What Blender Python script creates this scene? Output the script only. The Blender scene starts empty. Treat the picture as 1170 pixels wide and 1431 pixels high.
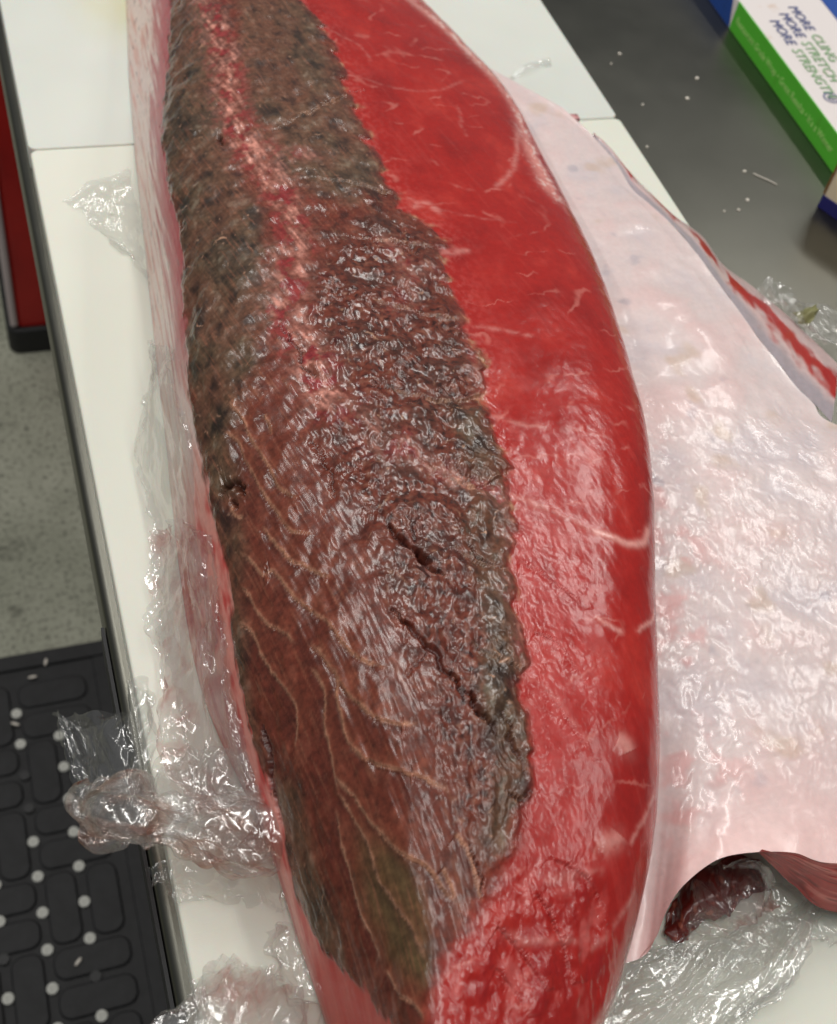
import bpy, math
import numpy as np
from mathutils import Matrix, Vector

# ------------------------------------------------------------------ camera
scene = bpy.context.scene
COL = scene.collection
Z0 = 0.92                     # height of the cutting boards' top above the floor
cam_data = bpy.data.cameras.new('camera')
cam = bpy.data.objects.new('camera', cam_data)
COL.objects.link(cam)
cam_data.sensor_fit = 'VERTICAL'
cam_data.sensor_height = 24.0
cam_data.lens = 24.0 * 1700.0 / 1431.0
right = Vector((0.94271956, -0.29774267, 0.15042979))
down = Vector((-0.14619868, -0.77409809, -0.615953))
fwd = Vector((0.29984291, 0.55867831, -0.773287))
cam.matrix_world = Matrix(((right.x, -down.x, -fwd.x, 0.0), (right.y, -down.y, -fwd.y, 0.0),
                           (right.z, -down.z, -fwd.z, Z0 + 0.60098), (0, 0, 0, 1)))
cam_data.clip_start = 0.02
cam_data.clip_end = 60
cam_data.dof.use_dof = True
cam_data.dof.focus_distance = 0.66
cam_data.dof.aperture_fstop = 7.0
scene.camera = cam

# ------------------------------------------------------------------ light: kitchen ceiling panels
world = bpy.data.worlds.new('World')
scene.world = world
world.use_nodes = True
bg = world.node_tree.nodes['Background']
bg.inputs[0].default_value = (0.93, 0.97, 1.0, 1)
bg.inputs[1].default_value = 0.15


def ceiling_lamp(loc, sx, sy, watt, rz=0.0):
    d = bpy.data.lights.new('ceiling_lamp', 'AREA')
    d.shape = 'RECTANGLE'
    d.size, d.size_y = sx, sy
    d.energy = watt
    d.color = (1.0, 0.975, 0.93)
    o = bpy.data.objects.new('ceiling_lamp', d)
    o.location = loc
    o.rotation_euler = (0, 0, rz)
    COL.objects.link(o)


for fx in (-1.2, -0.15, 0.9, 1.95):                     # rows of fluorescent fittings
    for fy in (0.1, 1.7):
        ceiling_lamp((fx, fy, 2.75), 0.07, 1.2, 11.5 if fy > 1 else 7.0)

vs = scene.view_settings
vs.view_transform = 'Standard'
vs.look = 'None'
vs.gamma = 1.0
vs.exposure = 0.0
vs.use_curve_mapping = False
scene.cycles.transparent_max_bounces = 40
scene.cycles.max_bounces = 10


# ------------------------------------------------------------------ helpers
def lin(r, g, b):
    c = np.array([r, g, b], float) / 255.0
    return np.where(c <= 0.04045, c / 12.92, ((c + 0.055) / 1.055) ** 2.4)


def lin4(r, g, b):
    return tuple(float(v) for v in lin(r, g, b)) + (1.0,)


_perm = {}


def perlin(x, y, seed=0):
    if seed not in _perm:
        r = np.random.default_rng(seed + 11)
        a = r.uniform(0, 2 * math.pi, (256, 256))
        _perm[seed] = (np.cos(a).astype(np.float32), np.sin(a).astype(np.float32))
    gx, gy = _perm[seed]
    x = np.asarray(x, np.float32); y = np.asarray(y, np.float32)
    xi = np.floor(x).astype(np.int32); yi = np.floor(y).astype(np.int32)
    fx = x - xi; fy = y - yi
    u = fx * fx * fx * (fx * (fx * 6 - 15) + 10); v = fy * fy * fy * (fy * (fy * 6 - 15) + 10)
    x0 = xi & 255; x1 = (xi + 1) & 255; y0 = yi & 255; y1 = (yi + 1) & 255
    n00 = gx[x0, y0] * fx + gy[x0, y0] * fy
    n10 = gx[x1, y0] * (fx - 1) + gy[x1, y0] * fy
    n01 = gx[x0, y1] * fx + gy[x0, y1] * (fy - 1)
    n11 = gx[x1, y1] * (fx - 1) + gy[x1, y1] * (fy - 1)
    a = n00 + u * (n10 - n00); b = n01 + u * (n11 - n01)
    return (a + v * (b - a)) * 1.5


def fbm(x, y, oct=4, seed=0, gain=.5):
    s = 0; a = 1.0; t = 0
    for k in range(oct):
        s = s + a * perlin(x * 2.0 ** k + 17.3 * k, y * 2.0 ** k - 9.1 * k, seed + k); t += a; a *= gain
    return s / t


def ridged(x, y, oct=3, seed=0, gain=.5):
    s = 0; a = 1.0; t = 0
    for k in range(oct):
        s = s + a * (1 - np.minimum(1, np.abs(perlin(x * 2.0 ** k + 3.7 * k, y * 2.0 ** k + 5.1 * k, seed + k)) * 1.9)); t += a; a *= gain
    return s / t


def sstep(a, b, x):
    t = np.clip((x - a) / (b - a), 0, 1)
    return t * t * (3 - 2 * t)


def mixc(c, col, m):
    return c + (col - c) * m[..., None]


def link(name, me, mat=None, parent=None):
    o = bpy.data.objects.new(name, me)
    COL.objects.link(o)
    if mat is not None:
        me.materials.append(mat)
    if parent is not None:
        o.parent = parent
    return o


def tag(o, label, cat, group=None, kind=None):
    o['label'] = label
    o['category'] = cat
    if group:
        o['group'] = group
    if kind:
        o['kind'] = kind
    return o


def empty(name, loc=(0, 0, 0), rz=0.0):
    o = bpy.data.objects.new(name, None)
    o.location = loc
    o.rotation_euler = (0, 0, rz)
    COL.objects.link(o)
    return o


def quad_mesh(name, V, F, cols=None, rough=None, normals=None):
    me = bpy.data.meshes.new(name)
    V = np.ascontiguousarray(V, np.float32); F = np.ascontiguousarray(F, np.int32)
    n = F.shape[1]
    me.vertices.add(len(V)); me.vertices.foreach_set('co', V.ravel())
    me.loops.add(F.size); me.loops.foreach_set('vertex_index', F.ravel())
    me.polygons.add(len(F)); me.polygons.foreach_set('loop_start', np.arange(0, F.size, n, dtype=np.int32))
    me.polygons.foreach_set('use_smooth', np.ones(len(F), bool))
    if cols is not None:
        a = me.attributes.new('Col', 'FLOAT_COLOR', 'POINT')
        a.data.foreach_set('color', np.concatenate([cols, np.ones((len(cols), 1))], 1).astype(np.float32).ravel())
    if rough is not None:
        a = me.attributes.new('rgh', 'FLOAT', 'POINT')
        a.data.foreach_set('value', rough.astype(np.float32))
    me.update(calc_edges=True)
    me.validate()
    if normals is not None:
        me.normals_split_custom_set_from_vertices(np.ascontiguousarray(normals, np.float32))
    return me


def grid_faces(nv, nu):
    i = np.arange(nv - 1)[:, None] * nu + np.arange(nu - 1)[None]
    return np.stack([i, i + 1, i + nu + 1, i + nu], -1).reshape(-1, 4)


def grid_normals(P):
    du = np.gradient(P, axis=1); dv = np.gradient(P, axis=0)
    n = np.cross(du, dv)
    return n / (np.linalg.norm(n, axis=-1, keepdims=True) + 1e-12)


class MB:
    """collects simple shapes as one mesh"""
    def __init__(s):
        s.v = []; s.f = []

    def add(s, v, f):
        k = len(s.v); s.v += [tuple(p) for p in v]; s.f += [tuple(i + k for i in q) for q in f]
        return s

    def box(s, x0, x1, y0, y1, z0, z1, b=0.0):
        if b <= 0:
            v = [(x, y, z) for z in (z0, z1) for y in (y0, y1) for x in (x0, x1)]
            return s.add(v, [(0, 2, 3, 1), (4, 5, 7, 6), (0, 1, 5, 4), (2, 6, 7, 3), (0, 4, 6, 2), (1, 3, 7, 5)])
        return s.slab(rrect(x0, x1, y0, y1, b * 1.6, 3), z0, z1, b)

    def slab(s, poly, z0, z1, b=0.0, under=True):
        """extruded convex outline with a rounded top edge"""
        n = len(poly); P = np.array(poly, float); c = P.mean(0)
        rings = [(P, z0)]
        if b > 0:
            d = P - c; L = np.linalg.norm(d, axis=1, keepdims=True)
            nx = np.roll(P, -1, 0) - np.roll(P, 1, 0); nn = np.stack([nx[:, 1], -nx[:, 0]], 1)
            nn /= np.linalg.norm(nn, axis=1, keepdims=True) + 1e-9
            if (nn * d).sum() < 0: nn = -nn
            for a in (0, 30, 60, 90):
                r = math.radians(a)
                rings.append((P - nn * b * (1 - math.cos(r)), z1 - b + b * math.sin(r)))
        else:
            rings.append((P, z1))
        v = []; f = []
        for q, z in rings: v += [(p[0], p[1], z) for p in q]
        for k in range(len(rings) - 1):
            for i in range(n):
                j = (i + 1) % n
                f.append((k * n + i, k * n + j, (k + 1) * n + j, (k + 1) * n + i))
        f.append(tuple((len(rings) - 1) * n + i for i in range(n)))
        f.append(tuple(reversed(range(n))))
        return s.add(v, f)

    def tube(s, a, b, r, n=16):
        a = Vector(a); b = Vector(b); d = (b - a).normalized()
        u = d.orthogonal().normalized(); w = d.cross(u)
        v = []
        for p in (a, b):
            for i in range(n):
                t = 2 * math.pi * i / n
                v.append(p + u * r * math.cos(t) + w * r * math.sin(t))
        f = [(i, (i + 1) % n, n + (i + 1) % n, n + i) for i in range(n)]
        f += [tuple(reversed(range(n))), tuple(range(n, 2 * n))]
        return s.add(v, f)

    def mesh(s, name, smooth=None):
        me = bpy.data.meshes.new(name)
        me.from_pydata([tuple(map(float, p)) for p in s.v], [], s.f)
        me.update()
        if smooth:
            me.polygons.foreach_set('use_smooth', np.ones(len(me.polygons), bool))
            me.set_sharp_from_angle(angle=math.radians(smooth))
            for p in me.polygons:
                if p.loop_total > 4: p.use_smooth = False
        return me

    def build(s, name, mat, parent=None, smooth=None):
        return link(name, s.mesh(name, smooth), mat, parent)


def rrect(x0, x1, y0, y1, r, n=6):
    p = []
    for cx, cy, a0 in ((x1 - r, y1 - r, 0), (x0 + r, y1 - r, 90), (x0 + r, y0 + r, 180), (x1 - r, y0 + r, 270)):
        for k in range(n + 1):
            a = math.radians(a0 + 90 * k / n)
            p.append((cx + r * math.cos(a), cy + r * math.sin(a)))
    return p


# ------------------------------------------------------------------ materials
class NT:
    def __init__(s, name):
        s.m = bpy.data.materials.new(name); s.m.use_nodes = True
        s.t = s.m.node_tree; s.b = s.t.nodes['Principled BSDF']; s.out = s.t.nodes['Material Output']

    def n(s, typ, **kw):
        nd = s.t.nodes.new(typ)
        for k, v in kw.items():
            if k.startswith('i_'):
                key = k[2:]
                nd.inputs[int(key) if key.isdigit() else key].default_value = v
            else:
                setattr(nd, k, v)
        return nd

    def l(s, a, b):
        s.t.links.new(a, b)

    def coord(s, scale=(1, 1, 1), kind='Object'):
        tc = s.n('ShaderNodeTexCoord'); mp = s.n('ShaderNodeMapping')
        mp.inputs['Scale'].default_value = scale
        s.l(tc.outputs[kind], mp.inputs[0])
        return mp.outputs[0]

    def noise(s, co, scale, detail=4, rough=.55, dist=0.0):
        nd = s.n('ShaderNodeTexNoise'); nd.inputs['Scale'].default_value = scale; nd.inputs['Detail'].default_value = detail
        nd.inputs['Roughness'].default_value = rough; nd.inputs['Distortion'].default_value = dist
        if co is not None: s.l(co, nd.inputs['Vector'])
        return nd.outputs['Fac']

    def ramp(s, fac, stops):
        nd = s.n('ShaderNodeValToRGB'); e = nd.color_ramp.elements
        while len(e) < len(stops): e.new(.5)
        for q, (p, c) in zip(e, stops):
            q.position = p; q.color = c if len(c) == 4 else tuple(c) + (1,)
        s.l(fac, nd.inputs[0])
        return nd.outputs[0]

    def mix(s, fac, a, b, mode='MIX'):
        nd = s.n('ShaderNodeMix', data_type='RGBA', blend_type=mode)
        for k, v in ((0, fac), (6, a), (7, b)):
            if hasattr(v, 'node'): s.l(v, nd.inputs[k])
            else: nd.inputs[k].default_value = v
        return nd.outputs[2]

    def bump(s, h, strength, dist, prev=None):
        nd = s.n('ShaderNodeBump'); nd.inputs['Strength'].default_value = strength; nd.inputs['Distance'].default_value = dist
        s.l(h, nd.inputs['Height'])
        if prev is not None: s.l(prev, nd.inputs['Normal'])
        return nd.outputs[0]

    def set(s, **kw):
        for k, v in kw.items():
            i = s.b.inputs[k.replace('_', ' ')]
            if hasattr(v, 'node'): s.l(v, i)
            else: i.default_value = v
        return s


def flesh(name, mott=.12, b1=.25, b2=.25, sss=.0, coat=.25, spec=.5, stretch=(1, 1, 1)):
    t = NT(name)
    at = t.n('ShaderNodeAttribute', attribute_name='Col'); ar = t.n('ShaderNodeAttribute', attribute_name='rgh')
    co = t.coord(stretch)
    n1 = t.noise(co, 260, 5, .6); n2 = t.noise(co, 900, 3, .6)
    g = t.ramp(n1, [(.25, (1 - mott * 2,) * 3), (.75, (1 + mott * 2,) * 3)])
    c = t.mix(1.0, at.outputs['Color'], g, 'MULTIPLY')
    nb = t.bump(n1, b1, .0012); nb = t.bump(n2, b2, .0005, nb)
    t.set(Base_Color=c, Roughness=ar.outputs['Fac'], Normal=nb, Coat_Weight=coat, Coat_Roughness=.14, Specular_IOR_Level=spec)
    if sss:
        t.set(Subsurface_Weight=sss, Subsurface_Scale=.004)
        t.b.inputs['Subsurface Radius'].default_value = (1.0, .35, .25)
    t.l(nb, t.b.inputs['Coat Normal'])
    return t.m


M = {}
M['dark_flesh'] = flesh('dark_flesh', .24, .05, .06, 0, .25, .42)
M['red_flesh'] = flesh('red_flesh', .06, .05, .08, .12, .3)
M['fat'] = flesh('fat', .05, .06, .08, .15, .3)
M['membrane'] = flesh('membrane', .03, .02, .02, .15, .4)


def film_mat(name, haze=.06, tint=(.997, .997, .995), rough=.14, stain=None, refl=.14):
    t = NT(name)
    t.t.nodes.remove(t.b)
    lw = t.n('ShaderNodeLayerWeight', i_Blend=.5)
    tr = t.n('ShaderNodeBsdfTransparent'); tr.inputs[0].default_value = tint + (1,)
    gl = t.n('ShaderNodeBsdfGlossy'); gl.inputs['Roughness'].default_value = rough
    co = t.coord()
    nb = t.bump(t.noise(co, 90, 2, .5, 1.0), .25, .003)
    t.l(nb, gl.inputs['Normal']); t.l(nb, lw.inputs['Normal'])
    fp = t.n('ShaderNodeMath', operation='POWER', i_1=4.0); t.l(lw.outputs['Facing'], fp.inputs[0])
    df = t.n('ShaderNodeBsdfTranslucent'); df.inputs[0].default_value = (.95, .95, .93, 1)
    d2 = t.n('ShaderNodeBsdfDiffuse'); d2.inputs[0].default_value = (.95, .95, .93, 1)
    if stain:
        sc = t.ramp(t.noise(co, 45, 4, .65), [(.46, (.94, .91, .88)), (.64, stain)])
        t.l(sc, df.inputs[0]); t.l(sc, d2.inputs[0])
        tc = t.ramp(t.noise(co, 45, 4, .65), [(.46, tint), (.66, tuple(.6 + .4 * v for v in stain))])
        t.l(tc, tr.inputs[0])
    ml = t.n('ShaderNodeMath', operation='MULTIPLY_ADD', i_1=.35, i_2=refl); t.l(fp.outputs[0], ml.inputs[0])
    ml.use_clamp = True
    hz = t.n('ShaderNodeMixShader'); t.l(df.outputs[0], hz.inputs[1]); t.l(d2.outputs[0], hz.inputs[2]); hz.inputs[0].default_value = .5
    m1 = t.n('ShaderNodeMixShader'); m1.inputs[0].default_value = haze
    t.l(tr.outputs[0], m1.inputs[1]); t.l(hz.outputs[0], m1.inputs[2])
    m2 = t.n('ShaderNodeMixShader'); t.l(ml.outputs[0], m2.inputs[0]); t.l(m1.outputs[0], m2.inputs[1]); t.l(gl.outputs[0], m2.inputs[2])
    t.l(m2.outputs[0], t.out.inputs[0])
    return t.m


M['film'] = film_mat('film', .02)
M['film_white'] = film_mat('film_white', .05)
M['film_stained'] = film_mat('film_stained', .12, stain=(.62, .25, .13))
M['film_bloody'] = film_mat('film_bloody', .07, stain=(.62, .12, .10))


def plain(name, rgb, rough=.5, **kw):
    t = NT(name); t.set(Base_Color=lin4(*rgb), Roughness=rough, **kw)
    return t


# cutting board plastic
def board_mat(name, a, b, stain, pos):
    t = NT(name)
    co = t.coord()
    big = t.noise(co, 3.0, 3)
    c = t.ramp(big, [(.3, lin4(*a)), (.7, lin4(*b))])
    # yellowed stain round a spot
    tc = t.n('ShaderNodeTexCoord'); mp = t.n('ShaderNodeMapping'); mp.vector_type = 'POINT'
    mp.inputs['Location'].default_value = tuple(-p / .13 for p in pos); mp.inputs['Scale'].default_value = (1 / .13,) * 3
    t.l(tc.outputs['Object'], mp.inputs[0])
    gr = t.n('ShaderNodeTexGradient', gradient_type='SPHERICAL'); t.l(mp.outputs[0], gr.inputs[0])
    mul = t.n('ShaderNodeMath', operation='MULTIPLY'); t.l(gr.outputs['Fac'], mul.inputs[0]); t.l(t.ramp(t.noise(co, 14, 4), [(.3, (.3,) * 3), (.7, (1.2,) * 3)]), mul.inputs[1])
    c = t.mix(mul.outputs[0], c, lin4(*stain))
    # fine knife scratches
    sc = t.ramp(t.noise(t.coord((60, 900, 60)), 1.0, 2, .5), [(.55, (0,) * 3), (.75, (1,) * 3)])
    sc2 = t.ramp(t.noise(t.coord((700, 50, 60)), 1.0, 2, .5), [(.6, (0,) * 3), (.75, (1,) * 3)])
    nb = t.bump(sc, .10, .0004); nb = t.bump(sc2, .10, .0004, nb)
    t.set(Base_Color=c, Roughness=t.ramp(t.noise(co, 22, 4), [(.3, (.34,) * 3), (.7, (.5,) * 3)]), Normal=nb, Subsurface_Weight=.25, Subsurface_Scale=.01)
    return t.m


M['board_cream'] = board_mat('board_cream', (226, 226, 214), (218, 219, 206), (205, 205, 150), (.2, .45, .92))
M['board_white'] = board_mat('board_white', (216, 218, 210), (207, 210, 203), (206, 196, 120), (.21, 1.05, .92))

t = NT('steel')
st = t.noise(t.coord((9, 700, 9)), 1.0, 3, .6)
sm = t.noise(t.coord(), 7, 4, .6)
t.set(Base_Color=t.ramp(sm, [(.3, lin4(108, 107, 99)), (.7, lin4(118, 117, 109))]), Metallic=1.0,
      Roughness=t.ramp(sm, [(.3, (.30,) * 3), (.7, (.36,) * 3)]), Normal=t.bump(st, .12, .0003))
M['steel'] = t.m

t = NT('concrete')
co = t.coord()
base = t.ramp(t.noise(co, 5, 6, .65), [(.3, lin4(142, 144, 126)), (.7, lin4(184, 184, 166))])
sp = t.ramp(t.noise(co, 130, 4, .7), [(.34, lin4(50, 50, 42)), (.48, (1, 1, 1, 1))])
base = t.mix(.75, base, sp, 'MULTIPLY')
pt = t.ramp(t.noise(co, 17, 5, .7), [(.28, lin4(90, 90, 76)), (.42, (1, 1, 1, 1))])
base = t.mix(.6, base, pt, 'MULTIPLY')
stn = t.ramp(t.noise(t.coord((1, .55, 1)), 3.1, 5, .7), [(.60, (0,) * 3), (.70, (1,) * 3)])
base = t.mix(stn, base, lin4(74, 62, 44))
t.set(Base_Color=base, Roughness=.62, Normal=t.bump(t.noise(co, 130, 4, .7), .3, .002))
M['concrete'] = t.m

t = NT('mat_rubber')
co = t.coord()
t.set(Base_Color=t.ramp(t.noise(co, 60, 5, .7), [(.35, lin4(20, 20, 22)), (.75, lin4(36, 36, 38))]), Roughness=.62, Normal=t.bump(t.noise(co, 400, 3), .3, .001))
M['rubber'] = t.m
t = plain('stud_grey', (196, 197, 190), .6)
t.set(Base_Color=t.ramp(t.noise(t.coord(), 300, 3), [(.3, lin4(180, 180, 170)), (.7, lin4(225, 225, 218))]))
M['stud'] = t.m
M['black_plastic'] = plain('black_plastic', (22, 22, 24), .5).m
t = plain('red_plastic', (176, 22, 20), .38)
t.set(Base_Color=t.ramp(t.noise(t.coord(), 12, 4), [(.3, lin4(160, 16, 16)), (.7, lin4(186, 28, 24))]))
M['red_plastic'] = t.m
M['pale_strip'] = plain('pale_strip', (205, 190, 190), .5).m


def card(name, rgb, rough=.45):
    t = plain(name, rgb, rough)
    co = t.coord()
    d = t.ramp(t.noise(co, 38, 5, .7), [(.60, (1, 1, 1, 1)), (.80, lin4(226, 190, 150))])
    t.set(Base_Color=t.mix(.8, lin4(*rgb), d, 'MULTIPLY'), Normal=t.bump(t.noise(co, 90, 3), .06, .002))
    return t.m


M['card_white'] = card('card_white', (222, 214, 212))
M['card_cream'] = card('card_cream', (226, 212, 182))
M['card_green'] = card('card_green', (84, 190, 48))
M['card_blue'] = card('card_blue', (24, 70, 150))
M['ink_blue'] = plain('ink_blue', (72, 84, 136), .5).m
M['ink_green'] = plain('ink_green', (128, 170, 120), .5).m
M['ink_pale'] = plain('ink_pale', (176, 226, 130), .5).m
M['card_edge'] = plain('card_edge', (128, 92, 50), .8).m
M['leaf'] = plain('leaf', (128, 126, 84), .4).m
M['crumb'] = plain('crumb', (214, 206, 194), .4).m

# ------------------------------------------------------------------ measured shapes (millimetres)
YQ = [0.08,0.11,0.14,0.17,0.2,0.23,0.26,0.29,0.32,0.35,0.38,0.41,0.44,0.47,0.5,0.53,0.56,0.59,0.62,0.65,0.68,0.71,0.74,0.77,0.8,0.83,0.86,0.89,0.92,0.95,0.98,1.01,1.04,1.07,1.1,1.13,1.16]
CUR = {'A':[[99.4,0.0],[97.7,0.0],[96.0,0.0],[94.2,0.0],[92.7,0.0],[90.9,0.0],[86.7,0.0],[80.6,0.0],[75.7,0.0],[74.0,0.0],[74.9,0.0],[76.9,0.0],[79.4,0.0],[82.6,0.0],[85.9,0.0],[88.9,0.0],[91.6,0.0],[94.4,0.0],[97.4,0.0],[100.6,0.0],[103.6,0.0],[106.7,0.0],[109.7,0.0],[112.7,0.0],[115.9,0.0],[119.1,0.0],[122.4,0.0],[125.7,0.0],[129.3,0.0],[133.3,0.0],[137.5,0.0],[141.6,0.0],[145.7,0.0],[149.5,0.0],[153.3,0.0],[157.0,0.0],[160.7,0.0]],
 'B':[[101.0,32.0],[97.9,32.1],[94.8,33.5],[92.2,37.1],[90.9,42.4],[89.7,48.4],[88.1,54.8],[87.7,60.6],[89.3,65.2],[91.8,68.1],[94.3,69.6],[96.2,70.0],[97.7,70.0],[99.4,70.0],[102.3,69.9],[106.0,69.5],[110.3,68.6],[114.7,67.6],[118.9,66.5],[122.2,65.3],[124.6,63.9],[127.1,62.4],[130.3,61.1],[134.5,59.9],[140.2,58.7],[146.4,57.6],[152.4,56.7],[158.2,56.1],[164.0,55.5],[169.9,55.1],[175.9,55.0],[181.8,55.0],[187.8,55.0],[193.8,55.0],[199.8,55.0],[205.8,55.0],[211.8,55.0]],
 'C':[[110.7,98.0],[117.0,99.5],[123.7,104.3],[130.2,110.3],[136.2,115.1],[141.7,118.2],[147.0,119.1],[152.0,118.6],[156.4,117.6],[159.7,116.0],[162.6,114.2],[165.3,112.4],[167.5,110.6],[169.3,108.9],[171.1,107.2],[173.1,105.4],[175.5,103.6],[178.2,101.7],[181.0,99.8],[183.8,97.8],[186.7,96.0],[189.9,94.3],[193.4,92.7],[196.9,91.2],[200.5,89.7],[204.0,88.2],[207.6,86.7],[211.0,85.5],[214.4,85.0],[217.6,85.0],[220.8,85.0],[224.0,85.0],[227.3,85.0],[230.5,85.0],[233.7,85.0],[236.9,85.0],[240.1,85.0]],
 'D':[[133.1,95.0],[149.1,97.8],[165.2,103.6],[180.2,109.4],[193.0,113.0],[203.5,114.6],[212.7,114.8],[221.4,114.2],[230.1,113.1],[239.1,111.6],[247.5,110.0],[254.1,108.0],[259.2,105.9],[263.1,104.0],[265.9,102.2],[267.6,100.3],[267.6,98.1],[266.2,95.7],[265.0,93.4],[264.8,91.3],[265.8,89.5],[267.2,87.9],[268.4,86.3],[269.3,84.7],[269.6,83.1],[269.7,81.7],[269.8,80.2],[270.0,78.9],[270.4,78.2],[271.0,78.0],[271.7,78.0],[272.4,78.0],[273.1,78.0],[273.8,78.0],[274.5,78.0],[275.1,78.0],[275.8,78.0]],
 'E':[[187.8,58.0],[213.9,60.8],[237.9,65.4],[257.3,70.3],[272.9,73.8],[286.2,76.0],[298.5,77.3],[310.8,77.9],[324.0,78.0],[337.6,77.7],[350.5,76.8],[361.6,75.2],[370.6,73.3],[378.4,71.1],[385.8,68.6],[393.0,65.9],[399.6,63.1],[404.8,60.4],[409.0,57.7],[412.7,54.9],[416.2,51.7],[419.6,48.5],[422.9,45.8],[426.0,43.5],[428.4,41.4],[428.4,39.2],[425.6,37.1],[421.3,35.1],[416.5,33.3],[411.0,31.7],[405.5,30.5],[400.4,30.0],[395.6,30.0],[390.8,30.0],[386.0,30.0],[381.2,30.0],[376.4,30.0]]}
B_RED = [(219,900),(227,869),(228,824),(223,766),(222,741),(220,699),(221,664),(223,634),(221,621),(233,597),(233,568),(223,551),(225,516),(221,493),(223,470),(224,442),(219,430),(222,403),(226,374),(223,356),(227,333),(221,310),(222,284),(226,252),(219,243),(223,224),(228,190),(219,185),(218,170),(208,158),(198,149),(192,141),(174,134),(165,124),(161,112)]
B_LEFT = [(71,941),(70,839),(64,771),(67,697),(69,639),(66,577),(64,528),(63,470),(67,418),(70,368),(69,322),(68,284),(69,251),(75,221),(68,200),(74,181),(91,157),(113,133),(124,121)]
SEPTA = [[(92,469),(99,459),(102,447),(105,430),(110,413),(113,397),(115,389),(122,380),(127,377)],
 [(86,451),(92,443),(96,434),(97,422),(101,406),(106,387),(111,374),(116,361),(126,353),(130,353)],
 [(100,374),(103,364),(108,355),(112,345),(119,337),(125,330),(133,322)],
 [(81,370),(85,364),(89,358),(95,346),(101,344),(107,333),(113,320),(117,313),(125,302),(129,293),(134,281),(140,272),(148,265),(155,260)],
 [(79,349),(84,341),(88,329),(94,318),(103,308),(109,298)],
 [(115,296),(120,287),(125,274),(130,261),(136,250),(144,240),(157,232),(166,230)],
 [(73,333),(83,320),(87,307),(92,294),(98,283),(102,271),(101,261),(98,250)],
 [(114,283),(119,268),(116,252),(117,236),(117,219)],
 [(127,276),(125,260),(126,242),(131,230),(139,221),(150,214),(167,204),(179,196)],
 [(116,229),(124,215),(129,204),(137,191),(145,181),(154,175),(163,169),(174,158),(186,149)],
 [(116,222),(123,203),(128,191),(131,174),(137,165),(147,152),(153,143),(161,133)],
 [(114,215),(113,200),(115,185),(116,170),(120,158),(124,144)],
 [(126,141),(135,128),(147,121),(156,112)],
 [(172,167),(179,158),(181,154)],
 [(179,180),(188,170),(199,149)],
 [(81,401),(83,391),(89,386)],
 [(116,444),(117,427)]]
CRACKS = [([(165,343),(169,333),(175,322),(180,312),(186,307)],4.2,10),
 ([(159,292),(165,283),(175,267),(181,253),(190,242)],3.2,8),
 ([(190,242),(195,231),(204,219)],3.5,7),
 ([(209,194),(219,190),(227,190)],2,4),
 ([(75,412),(85,411),(94,400)],5,10),
 ([(83,402),(85,395)],4,8),
 ([(78,272),(79,261),(71,243)],4.5,4),
 ([(74,242),(73,229)],3,6),
 ([(137,509),(142,490),(148,458)],2,4),
 ([(120,715),(123,702)],4,7),
 ([(218,759),(224,764),(235,769)],1.5,2.5),
 ([(199,738),(217,754)],1.5,2.5),
 ([(200,323),(206,313),(212,310)],2,4),
 ([(200,376),(208,368)],1.8,4),
 ([(208,229),(213,214),(220,200)],2.5,5),
 ([(189,172),(195,162),(200,154)],2,4),
 ([(174,444),(184,439)],1.5,2.5),
 ([(139,411),(143,372)],1.8,3),
 ([(175,267),(169,260),(162,256)],1.2,2)]
FOLDS = [([(224,761),(199,738),(166,707)],2.6,16,1),
 ([(223,633),(203,639),(176,648)],2.6,16,0.8),
 ([(233,567),(213,575),(183,583)],2.6,16,1),
 ([(222,495),(205,504),(185,519)],2.2,16,0.8),
 ([(223,434),(202,427),(179,441)],2.6,16,0.9),
 ([(226,371),(206,363),(185,381)],2.6,14,1),
 ([(223,308),(205,312),(192,324)],2.4,12,0.8),
 ([(225,248),(210,256),(196,266)],2.6,12,0.8),
 ([(209,142),(236,129),(262,113)],2.4,9,0.7),
 ([(232,155),(256,137),(281,114)],2.6,9,0.7),
 ([(213,127),(236,116),(253,105)],2.2,9,0.6),
 ([(239,165),(273,152),(297,134)],1.6,9,0.5),
 ([(224,314),(245,299),(264,279)],1.4,9,0.4),
 ([(227,272),(246,262),(263,237)],1.4,9,0.4),
 ([(235,240),(252,220),(267,201)],1.2,9,0.3)]
PINK = [([(119,906),(130,846),(136,793),(134,746),(141,697),(150,661),(158,622),(156,580),(148,541),(142,510),(148,479),(150,439)],11,1.0),
 ([(134,701),(157,680),(180,674)],6,0.6),
 ([(179,399),(185,384),(199,369),(220,356)],6,0.7),
 ([(150,439),(164,423),(171,389)],9,0.4),
 ([(225,503),(221,451),(217,431)],4,0.5),
 ([(220,351),(223,323),(216,293)],5,0.5),
 ([(202,583),(208,545),(218,549)],5,0.5),
 ([(220,284),(223,252)],4,0.6),
 ([(205,539),(196,510)],8,0.4)]
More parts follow.
